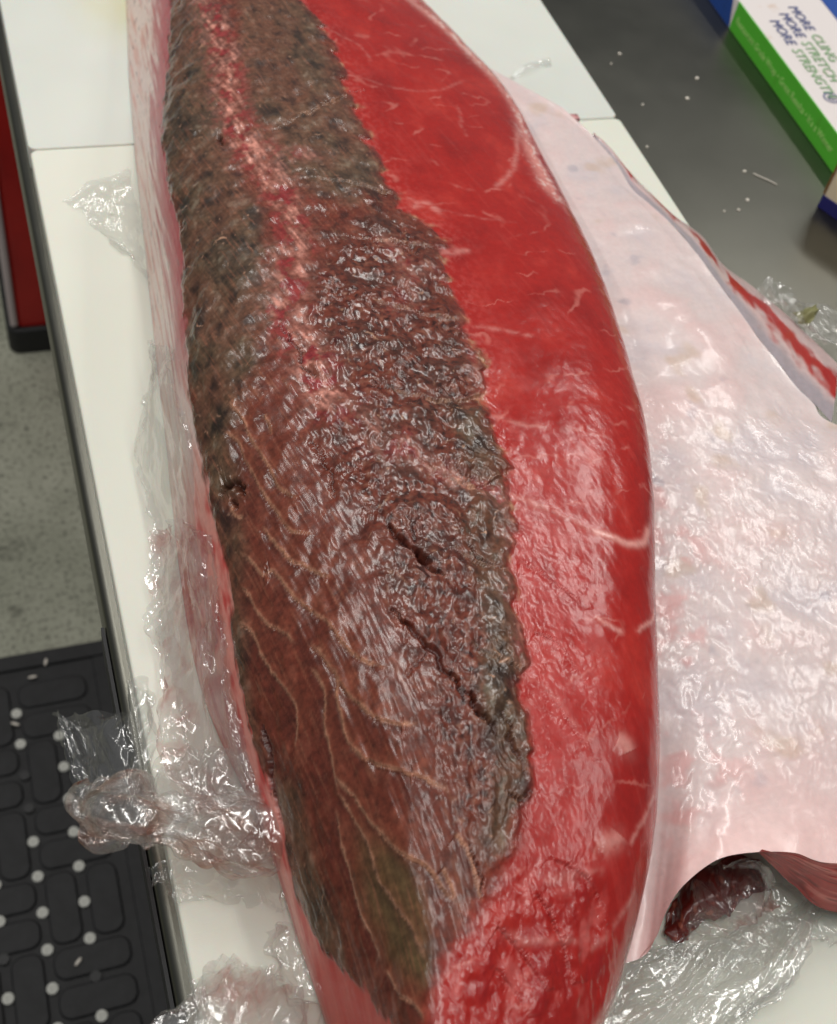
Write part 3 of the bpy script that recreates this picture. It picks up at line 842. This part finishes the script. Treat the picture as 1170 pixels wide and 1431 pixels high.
for k, (nm, mt, par) in enumerate((('dark_muscle', 'dark_flesh', None), ('red_flesh', 'red_flesh', None), ('fatty_side', 'fat', None),
                                   ('connective_tissue', 'dark_flesh', 'dark_muscle'), ('fat_seam', 'fat', 'red_flesh'))):
    f = F[fr == k]
    u, inv = np.unique(f, return_inverse=True)
    me = quad_mesh(nm, Vf[u], inv.reshape(-1, 4), Cf[u], Rf[u], Nf[u])
    lparts[nm] = link(nm, me, M[mt], lparts[par] if par else loin)
lparts['dark_muscle']['label'] = 'dark brown blood muscle with tan flake lines and cracks'
lparts['red_flesh']['label'] = 'smooth bright red flesh with white threads'


# belly flap -----------------------------------------------------------------
def resamp(pts, n, unit=.001):
    p = np.array(pts, float) * unit
    q = np.concatenate([[2 * p[0] - p[1]], p, [2 * p[-1] - p[-2]]]); o = []
    for i in range(len(p) - 1):
        t = np.linspace(0, 1, 16, endpoint=False)[:, None]
        a, b, cc, d = q[i], q[i + 1], q[i + 2], q[i + 3]
        o.append(.5 * (2 * b + (cc - a) * t + (2 * a - 5 * b + 4 * cc - d) * t ** 2 + (3 * b - a - 3 * cc + d) * t ** 3))
    p = np.concatenate(o + [p[-1:]])
    L = np.concatenate([[0], np.cumsum(np.linalg.norm(np.diff(p, axis=0), axis=1))])
    s = np.linspace(0, L[-1], n)
    return np.stack([np.interp(s, L, p[:, k]) for k in range(3)], 1)


nt, ns = 620, 380
FL_L[0] = (FL_L[0][0], FL_L[0][1], 30)
Lc = resamp(FL_L, nt); Tc = resamp(FL_T, nt)
Bc = resamp([FL_L[0]] + FL_B + [(430, 132, 42), (520, 145, 36), FL_T[0]], ns)
Uc = resamp([FL_L[-1], (430, 900, 20), FL_T[-1]], ns)
s = np.linspace(0, 1, ns)[None, :, None]; tt = np.linspace(0, 1, nt)[:, None, None]
wB = (1 - tt) ** 9; wU = tt ** 6
Q = (1 - s) * Lc[:, None] + s * Tc[:, None] + wB * (Bc[None] - (1 - s) * Lc[0] - s * Tc[0]) + wU * (Uc[None] - (1 - s) * Lc[-1] - s * Tc[-1])
x = (Q[..., 0] * 1000).astype(np.float32); y = (Q[..., 1] * 1000).astype(np.float32)
s2 = s[..., 0]; t2 = tt[..., 0]
inn = np.minimum(1, np.minimum(s2, 1 - s2) * 8) * np.minimum(1, np.minimum(t2, 1 - t2) * 12)
Q[..., 2] += .004 * np.sin(np.pi * s2) * inn
m40 = fbm(x / 55, y / 55, 3, 201); m12 = fbm(x / 14, y / 14, 3, 205)
wr = ridged((x + .7 * y) / 34 + m12, (y - .5 * x) / 15 + m12, 2, 211)
wr2 = ridged((x + .5 * y) / 13 + m12, (y - .5 * x) / 7.5 + m12, 2, 215)
lowm = sstep(520, 330, y)                                              # the near half is wetter and more puckered
rad = np.exp(-((s2 - .18) / .12) ** 2)
Hf = 2.4 * m40 + .12 * m12 + lowm * (.22 * wr + .26 * wr2 * sstep(.05, .35, m40 + .6 * m12)) + .1 * wr + rad * .5 * ridged((y + .3 * x) / 16 + m12, x / 40, 2, 219) - .5
Q[..., 2] += Hf * .001 * (.25 + .75 * inn)
fc = np.zeros((nt, ns, 3)) + lin(216, 198, 196)
fc = mixc(fc, lin(226, 178, 174), sstep(-.1, .5, m40 + .15 * m12) * .32)
fc = mixc(fc, lin(202, 190, 194), sstep(.0, .5, -m40 + .2 * m12) * .6)
fc = mixc(fc, lin(196, 168, 140), sstep(.25, .55, fbm(x / 38 + 7, y / 38, 3, 225)) * .45)
fc = mixc(fc, lin(218, 130, 126), np.exp(-((s2 - .15) / .10) ** 2) * sstep(-.1, .5, m12 + m40) * .4 * lowm)
fc = mixc(fc, lin(150, 146, 160), sstep(.35, .6, fbm(x / 26 + 31, y / 26, 3, 229)) * .4)
fc = mixc(fc, lin(236, 200, 196), np.exp(-(t2 / .05) ** 2) + 0 * s2)
fr2 = (.34 - .05 * lowm + .05 * m12)
flap = link('belly_flap', quad_mesh('belly_flap', (Q + [0, 0, Z0] - OFF).reshape(-1, 3), grid_faces(nt, ns), fc.reshape(-1, 3).clip(0, 1), fr2.ravel()), M['membrane'], loin)
flap['label'] = 'pale pinkish white belly flap covered by wet membrane'


def strip(nm, C0, C1, ncr, bulge, colf, mat, par, lip=0.0):
    n = len(C0); v = np.linspace(0, 1, ncr)[None, :, None]
    G = C0[:, None] * (1 - v) + C1[:, None] * v
    G[..., 2] += bulge * np.sin(np.pi * v[..., 0])
    L = np.concatenate([[0], np.cumsum(np.linalg.norm(np.diff(C0, axis=0), axis=1))])[:, None] * 1000 + 0 * v[..., 0]
    W = v[..., 0] * np.linalg.norm(C1 - C0, axis=1)[:, None] * 1000
    cc, hh = colf(L.astype(np.float32), (v[..., 0] + 0 * L).astype(np.float32), W.astype(np.float32))
    G[..., 2] += hh * .001
    return link(nm, quad_mesh(nm, (G + [0, 0, Z0] - OFF).reshape(-1, 3), grid_faces(n, ncr), cc.reshape(-1, 3).clip(0, 1), np.full(n * ncr, .33)), mat, par)


def edge_col(L, v, W):
    n = fbm(L / 30, v * 2.5, 3, 301); k = fbm(L / 12, v * 6, 3, 305)
    cc = np.zeros(L.shape + (3,)) + lin(212, 184, 182)
    cc = mixc(cc, lin(170, 158, 164), sstep(.35, .15, v + .12 * n))
    ph = L / 24 + v * 1.6
    flame = sstep(.24, .08, np.abs(v - .55 + .35 * n + .05 * k)) * sstep(.15, .55, .5 + .5 * np.sin(ph * 2.6 + 3 * n) + .5 * sstep(150, 300, L) * 1.2)
    cc = mixc(cc, lin(176, 26, 28), flame)
    return cc, .9 * n + .4 * k


tt_ = resamp(FL_T[4:-1][::-1], 420)
o_ = resamp(FL_O, 420)
strip('cut_edge', tt_, o_, 40, .003, edge_col, M['fat'], flap)


def under_col(L, v, W):
    n = fbm(L / 60, v * 9, 3, 311); k = fbm(L / 20, v * 22, 2, 315)
    cc = np.zeros(L.shape + (3,)) + lin(168, 58, 54)
    cc = mixc(cc, lin(206, 118, 108), sstep(0, .4, n) * .8); cc = mixc(cc, lin(112, 28, 28), sstep(.05, .4, -k) * .8)
    return cc, .9 * n + .5 * k


ub = resamp([FL_B[6], FL_B[7], FL_B[8], (430, 132, 42), (520, 145, 36)], 260)
uu = resamp(FL_U + [(440, 112, 10), (530, 122, 6)], 260)
strip('lean_edge', ub, uu, 40, .004, under_col, M['red_flesh'], flap)

def lip_col(L, v, W):
    return np.zeros(L.shape + (3,)) + lin(228, 176, 168), .8 * fbm(L / 9, v, 2, 321)


lp0 = resamp(FL_B[:7], 240); lp1 = lp0 + np.array([.0006, .0015, -.0042]); lp1[:, 2] = np.maximum(lp1[:, 2], .001)
strip('membrane_lip', lp0, lp1, 8, 0, lip_col, M['fat'], flap)
tb_ = MB(); tp = np.array(TAB) / 1000 + [0, 0, Z0] - OFF
tb_.slab([(p[0], p[1]) for p in tp], tp[:, 2].min() - .003, tp[:, 2].max() + .001, .001)
t = NT('tab_flesh'); t.set(Base_Color=t.ramp(t.noise(t.coord(), 150, 4), [(.4, lin4(120, 44, 50)), (.6, lin4(214, 160, 160))]), Roughness=.3)
tb_.build('skin_tab', t.m, flap, 60)


# ------------------------------------------------------------------ cling film
def net_surface(net, nv, nu):
    K = np.array(net, float) / 1000
    def cr(K, n):
        m = K.shape[0]; qn = np.linspace(0, m - 1.000001, n); i = qn.astype(int); t = (qn - i).reshape(-1, *([1] * (K.ndim - 1)))
        g = lambda k: K[np.clip(k, 0, m - 1)]
        a, b, cc, d = g(i - 1), g(i), g(i + 1), g(i + 2)
        return .5 * (2 * b + (cc - a) * t + (2 * a - 5 * b + 4 * cc - d) * t ** 2 + (3 * b - a - 3 * cc + d) * t ** 3)
    return cr(cr(K, nv).transpose(1, 0, 2), nu).transpose(1, 0, 2)


def crumple(G, amp, size, seed, aniso=(1, 1), ang=0.0, fine=.35, edge=.004):
    """sharp random creases (metres); size = crease spacing"""
    nv, nu = G.shape[:2]
    L0 = np.linalg.norm(np.diff(G, axis=1), axis=2).sum(1).mean(); L1 = np.linalg.norm(np.diff(G, axis=0), axis=2).sum(0).mean()
    X, Y = np.meshgrid(np.linspace(0, L0, nu), np.linspace(0, L1, nv))
    ca, sa = math.cos(ang), math.sin(ang)
    a = (X * ca + Y * sa) / size / aniso[0]; b = (-X * sa + Y * ca) / size / aniso[1]
    rg = np.random.default_rng(seed)
    w = .25 * fbm(a * .7, b * .7, 2, seed)
    h = np.zeros(a.shape, np.float32)
    for i in range(20):                                   # planar facets meeting in sharp creases
        q = rg.uniform(0, math.pi); f = rg.uniform(.22, .75) if i < 13 else rg.uniform(.9, 2.2)
        ph = (a * math.cos(q) + b * math.sin(q)) * f + rg.uniform(0, 1) + w * rg.uniform(.4, 1.2)
        gate = sstep(-.25, .2, perlin(a * .3 + 7 * i, b * .3 - 5 * i, seed + 1)) if i < 13 else fine * 3.2 * sstep(0, .3, perlin(a * .5 + 7 * i, b * .5, seed + 2))
        h = h + np.abs((ph % 1.0) - .5) / f * gate
    h = (h - h.mean()) / (h.std() + 1e-6) * 1.05
    n = grid_normals(G)
    e = np.minimum(np.minimum(np.linspace(0, 1, nu), np.linspace(1, 0, nu))[None], np.minimum(np.linspace(0, 1, nv), np.linspace(1, 0, nv))[:, None])
    er = (1 - np.minimum(1, e * 7))
    G2 = G + n * (amp * h)[..., None]
    G2[..., 0] += edge * er * fbm(X / .012, Y / .012, 3, seed + 6); G2[..., 1] += edge * er * fbm(X / .012 + 9, Y / .012, 3, seed + 7)
    return G2


def film_part(nm, G, mat, par, floor=True):
    G = G.copy()
    if floor:
        on = (G[..., 0] > .036)
        G[..., 2] = np.where(on, np.maximum(G[..., 2], .0008), G[..., 2])
    o = par.location
    return link(nm, quad_mesh(nm, (G + [0, 0, Z0] - np.array(o)).reshape(-1, 3), grid_faces(*G.shape[:2])), mat, par)


def film(nm_label, cat, nets, at):
    root = tag(empty('plastic_wrap', (at[0], at[1], Z0 + at[2])), nm_label, cat, 'scraps of clear wrap round the fish')
    for nm, net, nv, nu, kw, mat in nets:
        G = crumple(net_surface(net, nv, nu) if not isinstance(net, np.ndarray) else net, **kw)
        film_part(nm, G, M[mat], root)
    return root


# rope-like bundle pulled out from under the fish and twisted to a knot
ax = resamp(BUNDLE, 200)
rad_ = np.interp(np.linspace(0, 1, 200), [0, .2, .4, .6, .75, .86, .94, 1], [.015, .018, .015, .019, .016, .012, .008, .006])
tg = np.gradient(ax, axis=0); tg /= np.linalg.norm(tg, axis=1, keepdims=True)
up = np.array([.15, .2, 1.0]); sd_ = np.cross(tg, up); sd_ /= np.linalg.norm(sd_, axis=1, keepdims=True); up_ = np.cross(sd_, tg)
th = np.linspace(0, 2 * math.pi, 170)
rad_ = rad_[:, None] * (1 + .35 * fbm(np.linspace(0, 5, 200)[:, None] + 0 * th[None], 1.2 * np.cos(th)[None] + 4, 2, 402) + .25 * fbm(np.linspace(0, 7, 200)[:, None] + 0 * th[None], 1.5 * np.sin(th)[None] + 9, 2, 404))
bund = ax[:, None] + rad_[:, :, None] * (sd_[:, None] * np.cos(th)[None, :, None] * 1.05 + up_[:, None] * np.sin(th)[None, :, None] * .8)
film('clear wrap bunch twisted to an orange stained knot hanging over the table edge', 'plastic wrap', [
    ('bundle', bund, 0, 0, dict(amp=.0062, size=.014, seed=400, aniso=(1, 1.6), edge=0.0), 'film_stained'),
    ('flared_end', N_FAN, 220, 220, dict(amp=.0036, size=.013, seed=410, aniso=(1, 2.4), fine=.3), 'film_white'),
    ('flared_end', [[(p[0] - 3, p[1] - 2, p[2] - 7) for p in r] for r in N_FAN], 160, 160, dict(amp=.003, size=.012, seed=417, aniso=(1, 3.0), fine=.2), 'film'),
    ('apron', N_APRON, 240, 240, dict(amp=.0048, size=.022, seed=420, fine=.2), 'film_white'),
    ('apron', [[(p[0] - 2, p[1] - 2, p[2] + 3) for p in r] for r in N_APRON], 240, 240, dict(amp=.0036, size=.017, seed=427, fine=.2), 'film_white'),
    ('skirt', N_SKIRT, 160, 260, dict(amp=.003, size=.011, seed=430, edge=.008), 'film'),
], (.05, .26, .0))
film('clear wrap strip clinging along the pale left side of the fish', 'plastic wrap', [
    ('film_layer', [[(p[0] - 2, p[1] - 1, p[2] + 1) for p in r] for r in N_STRIP], 520, 160, dict(amp=.0034, size=.021, seed=440, aniso=(.8, 1.8), ang=.3, fine=.22, edge=.006), 'film_white'),
    ('film_layer', [[(p[0] - 4, p[1] - 1, p[2] + 3) for p in r] for r in N_STRIP[3:8]], 420, 160, dict(amp=.003, size=.019, seed=447, aniso=(.8, 1.8), ang=.3, fine=.22, edge=.006), 'film_bloody'),
], (.07, .42, 0))
film('small clump of clear wrap tucked under the red near end of the fish', 'plastic wrap', [
    ('film_layer', N_CLUMP, 180, 140, dict(amp=.004, size=.010, seed=450, edge=.006), 'film_white')], (.08, .18, 0))
film('rounded heap of crumpled clear wrap on the cream board by the near fish end', 'plastic wrap', [
    ('film_layer', N_MOUND, 300, 320, dict(amp=.0042, size=.016, seed=460, aniso=(1, 1.8), ang=.5), 'film_white'),
    ('film_layer', [[(p[0], p[1], p[2] * .7) for p in r] for r in N_MOUND], 260, 280, dict(amp=.0042, size=.014, seed=467, aniso=(1, 1.8), ang=.5), 'film_bloody')], (.055, .14, 0))
film('clear wrap pleated into stiff shiny rays beside the torn red end', 'plastic wrap', [
    ('film_layer', N_RAYS, 300, 320, dict(amp=.0036, size=.011, seed=470, aniso=(4.0, 1), ang=.55, fine=.25, edge=.006), 'film_white'),
    ('film_layer', [[(p[0], p[1], p[2] * .5) for p in r] for r in N_RAYS], 260, 280, dict(amp=.003, size=.010, seed=477, aniso=(4.0, 1), ang=.5, fine=.25, edge=.006), 'film')], (.28, .11, 0))
film('thin clear wrap lying flat on the board under the belly flap', 'plastic wrap', [
    ('film_layer', N_SHEET, 200, 260, dict(amp=.0016, size=.012, seed=480, edge=.008), 'film')], (.33, .13, 0))
film('curled loop of clear wrap standing in the gap under the belly flap', 'plastic wrap', [
    ('film_layer', N_LOOP, 60, 260, dict(amp=.0014, size=.010, seed=490, aniso=(2.5, 1), edge=.002), 'film'),
    ('film_layer', [[(p[0] + 1, p[1] + 3, p[2] - 2) for p in r] for r in N_LOOP], 60, 260, dict(amp=.0014, size=.008, seed=497, aniso=(2.5, 1), edge=.002), 'film_white')], (.32, .15, 0))
film('blood stained wrap stuffed into the dark gap under the belly flap', 'plastic wrap', [
    ('film_layer', N_CAVITY, 200, 240, dict(amp=.004, size=.011, seed=500, aniso=(.7, 2), edge=.003), 'film_bloody')], (.31, .15, 0))
film('small triangle of clear wrap flat on the cream board by the fish', 'plastic wrap', [
    ('film_layer', N_PATCH, 220, 200, dict(amp=.0022, size=.018, seed=510, edge=.004), 'film')], (.085, .74, 0))
film('thin wisp of clear wrap on the whiter board', 'plastic wrap', [
    ('film_layer', N_BITS, 60, 200, dict(amp=.002, size=.010, seed=520, edge=.002), 'film')], (.49, .91, 0))
film('bubbly knob of clear wrap at the outer cut edge of the flap', 'plastic wrap', [
    ('film_layer', N_BUBBLE, 160, 160, dict(amp=.004, size=.009, seed=530, edge=.001), 'film_white')], (.58, .585, 0))
film('wet clear wrap around a green scrap beside the outer cut edge', 'plastic wrap', [
    ('film_layer', N_DRAPE, 160, 220, dict(amp=.003, size=.010, seed=540, edge=.003), 'film_white')], (.60, .55, 0))
G = crumple(net_surface(N_LEAF, 50, 50), .002, .010, 550) + [0, 0, Z0]
tag(link('leaf_scrap', quad_mesh('leaf_scrap', G.reshape(-1, 3), grid_faces(50, 50)), M['leaf']), 'yellowish green leaf scrap caught in wrap beside the fish flap', 'leaf')

# meat left in the gap under the flap
G = crumple(net_surface([[(p[0] + 3, p[1] + 7, p[2] * .6) for p in r] for r in N_CAVITY], 160, 200), .0016, .012, 560)
G[..., 2] = np.maximum(G[..., 2], .0006)
cc = np.zeros(G.shape) + lin(98, 30, 25); xx = np.linspace(0, 12, 200)[None] + 0 * G[..., 0]; yy = np.linspace(0, 5, 160)[:, None] + 0 * G[..., 0]
cc = mixc(cc, lin(176, 104, 84), sstep(.1, .45, fbm(xx, yy, 3, 565)) * .6)
link('lean_trim', quad_mesh('lean_trim', (G + [0, 0, Z0] - OFF).reshape(-1, 3), grid_faces(160, 200), cc.reshape(-1, 3), np.full(32000, .3)), M['red_flesh'], flap)

# ------------------------------------------------------------------ film boxes on the table
TZ = Z0 - .02


def text(nm, body, size, mat, parent, loc, rot, extr=.0002, align='LEFT'):
    cu = bpy.data.curves.new(nm, 'FONT'); cu.body = body; cu.size = size; cu.extrude = extr; cu.align_x = align; cu.resolution_u = 3
    tmp = bpy.data.objects.new(nm, cu); COL.objects.link(tmp)
    bpy.context.view_layer.update()
    me = bpy.data.meshes.new_from_object(tmp.evaluated_get(bpy.context.evaluated_depsgraph_get()))
    bpy.data.objects.remove(tmp); bpy.data.curves.remove(cu)
    me.name = nm
    o = link(nm, me, mat, parent); o.location = loc; o.rotation_euler = rot
    return o


# local frame: +x across the lid (away from the fish), +y to the far end
ba = math.atan2(.7582 - .7462, 1.0026 - .7655)
bx = tag(empty('wrap_box', (.7462, .7655, TZ), -ba), 'white and green cardboard film box with strength slogan on its lid', 'box')
BH = .031
MB().box(.0006, .13, -.012, .50, 0, BH - .0006, .0015).build('carton', M['card_white'], bx, 40)
MB().box(.0, .0012, -.0118, .236, .0006, BH - .001).build('side_panel', M['card_green'], bx)
o = MB().add([(0, .2375, .0006), (0, .499, .0006), (0, .499, BH - .001), (0, .2495, BH - .001), (.0012, .2375, .0006), (.0012, .499, .0006), (.0012, .499, BH - .001), (.0012, .2495, BH - .001)],
             [(0, 1, 2, 3), (7, 6, 5, 4), (0, 4, 5, 1), (1, 5, 6, 2), (2, 6, 7, 3), (3, 7, 4, 0)]).build('side_panel', M['card_blue'], bx)
o['label'] = 'blue end of the long side'
MB().box(.098, .1295, -.0115, .499, BH - .001, BH + .0002).build('lid_band', M['card_blue'], bx)
zt = BH + .0001
rt = (0, 0, -math.pi / 2)
for row, (a, b, x0, y0) in enumerate((('MORE', 'STRENGTH', .0175, .200), ('MORE', 'STRETCH', .0345, .213), ('MORE', 'CLING', .0515, .226))):
    text('printed_word', a, .0165, M['ink_blue'], bx, (x0, y0, zt), rt)
    text('printed_word', b, .0165, M['ink_green'], bx, (x0, y0 - .052, zt), rt)
ring = MB(); n = 28
for k in range(n):
    a0, a1 = 2 * math.pi * k / n, 2 * math.pi * (k + 1) / n
    i = len(ring.v)
    ring.v += [(.0215 + rr * math.cos(a), .066 + rr * math.sin(a), zt + .0002) for rr, a in ((.0068, a0), (.0082, a0), (.0082, a1), (.0068, a1))]
    ring.f.append((i, i + 1, i + 2, i + 3))
ring.build('printed_mark', M['ink_blue'], bx)
text('printed_mark', 'U', .011, M['ink_blue'], bx, (.0180, .066, zt), rt, align='CENTER')
text('slogan', 'Restaurant Grade Wrap \u2022 Great Results \u2022 It\u2019s a Winner', .0098, M['ink_pale'], bx, (-.0002, .228, .0115), (math.pi / 2, 0, -math.pi / 2))

b3 = tag(empty('carton_box', (.7035, .7145, TZ), math.radians(-66)), 'cream cardboard box with brown edges and dark blue foot band', 'box')
MB().box(0, .12, .0012, .1, 0, .075, .0012).build('carton', M['card_cream'], b3, 40)
M['card_navy'] = card('card_navy', (34, 34, 110))
MB().box(.0, .1195, 0, .0022, .0006, .013).build('foot_band', M['card_navy'], b3)
MB().box(-.0011, .0007, .0006, .0024, .014, .074).build('worn_edge', M['card_edge'], b3)

# crumbs and wet specks on the steel
for k, (x0, y0, r0) in enumerate(((.6137, .9622, 2.2), (.6785, .916, 2.6), (.6521, .8843, 2.6), (.6011, .8777, 1.6), (.6568, .7702, 2.0), (.6393, .7309, 2.4), (.6095, .7183, 1.5), (.6241, .7186, 1.8), (.5972, .9459, 1.5), (.5768, .8142, 1.5))):
    rg = np.random.default_rng(k); m = MB()
    n = 9; pol = [(x0 + r0 * .0008 * (.7 + .5 * rg.random()) * math.cos(a), y0 + r0 * .0008 * (.7 + .5 * rg.random()) * math.sin(a)) for a in np.linspace(0, 2 * math.pi, n, endpoint=False)]
    tag(m.slab(pol, TZ + .0002, TZ + .0014, .0005).build('crumb', M['crumb'], None, 60), 'tiny pale crumb on the bare steel table top', 'crumb', 'crumbs on the steel table')
cv = MB()
pts = [(.664, .766), (.669, .760), (.674, .755), (.679, .748)]
for i in range(3): cv.tube((*pts[i], TZ + .0008), (*pts[i + 1], TZ + .0008), .0006, 8)
tag(cv.build('crumb', M['crumb'], None, 50), 'short pale sliver of flesh on the bare steel table top', 'crumb')

# ------------------------------------------------------------------ floor mat, bin
PT = .0465
mx0, mx1, my0, my1 = -.60, .075, -.2, .956
mat_ = tag(empty('floor_mat', (0, 0, 0)), 'black rubber drainage mat with woven blocks and pale round studs on the floor', 'mat')
MB().slab(rrect(mx0, mx1, my0, my1, .004), .0005, .006, .003).build('base', M['rubber'], mat_, 40)
rim = MB()
rim.box(mx0, mx1, my1 - .024, my1, .006, .0105, .002); rim.box(mx1 - .026, mx1, my0, my1 - .0245, .006, .0105, .002)
rim.build('rim', M['rubber'], mat_, 40)
blk = MB().slab(rrect(-.0455, .0455, -.0190, .0190, .015), 0, .0034, .0026).mesh('weave_block', 40); blk.materials.append(M['rubber'])
std = MB().slab([(.0068 * math.cos(a), .0068 * math.sin(a)) for a in np.linspace(0, 2 * math.pi, 20, endpoint=False)], 0, .0039, .0002).mesh('stud', 40); std.materials.append(M['stud'])
dks = std.copy(); dks.materials.clear(); dks.materials.append(M['black_plastic']); dks.name = 'stud'
rg = np.random.default_rng(5)
for i in range(-10, 1):
    for j in range(0, 23):
        px = -.0088 + i * .0498; py = (.8642 if i % 2 else .8191) - j * PT
        if py < my0 + .03: continue
        s_ = link('stud', dks if rg.random() < .12 else std, None, mat_); s_.location = (px, py, .0061)
for i in range(-6, 1):
    for j in range(0, 12):
        cx_ = -.0088 + .0249 + i * .0996 - .0249; cy_ = .8889 - j * 2 * PT - .0233
        for k in (-1, 1):
            hz = (i + j) % 2 == 0
            b_ = link('weave_block', blk, None, mat_)
            b_.location = (cx_ + (0 if hz else k * .0249), cy_ + (k * .0233 if hz else 0), .0059)
            b_.rotation_euler = (0, 0, 0 if hz else math.pi / 2)
# flecks lying on the mat
for k, (x0, y0) in enumerate(((-.032, .915), (-.012, .935), (-.062, .848), (-.026, .515))):
    m = MB(); a = k * 1.3
    m.slab([(x0 + .006 * math.cos(q) * math.cos(a) - .002 * math.sin(q) * math.sin(a), y0 + .006 * math.cos(q) * math.sin(a) + .002 * math.sin(q) * math.cos(a)) for q in np.linspace(0, 2 * math.pi, 9, endpoint=False)], .0108, .012, .0004)
    tag(m.build('wrap_fleck', M['crumb'], None), 'pale torn fleck lying on the black rubber mat', 'scrap', 'flecks on the mat')

bn = tag(empty('storage_bin', (.17, 1.72, 0)), 'red plastic bin with pale corner and black base on the floor under the table', 'bin')
MB().slab(rrect(-.165, .165, -.17, .17, .02), .001, .052, .006).build('base', M['black_plastic'], bn, 40)
MB().slab(rrect(-.150, .160, -.160, .165, .016), .052, .80, .008).build('body', M['red_plastic'], bn, 40)
MB().box(-.158, -.146, -.166, -.12, .06, .795, .003).build('corner_strip', M['pale_strip'], bn, 40)  # paler strip up the front left corner
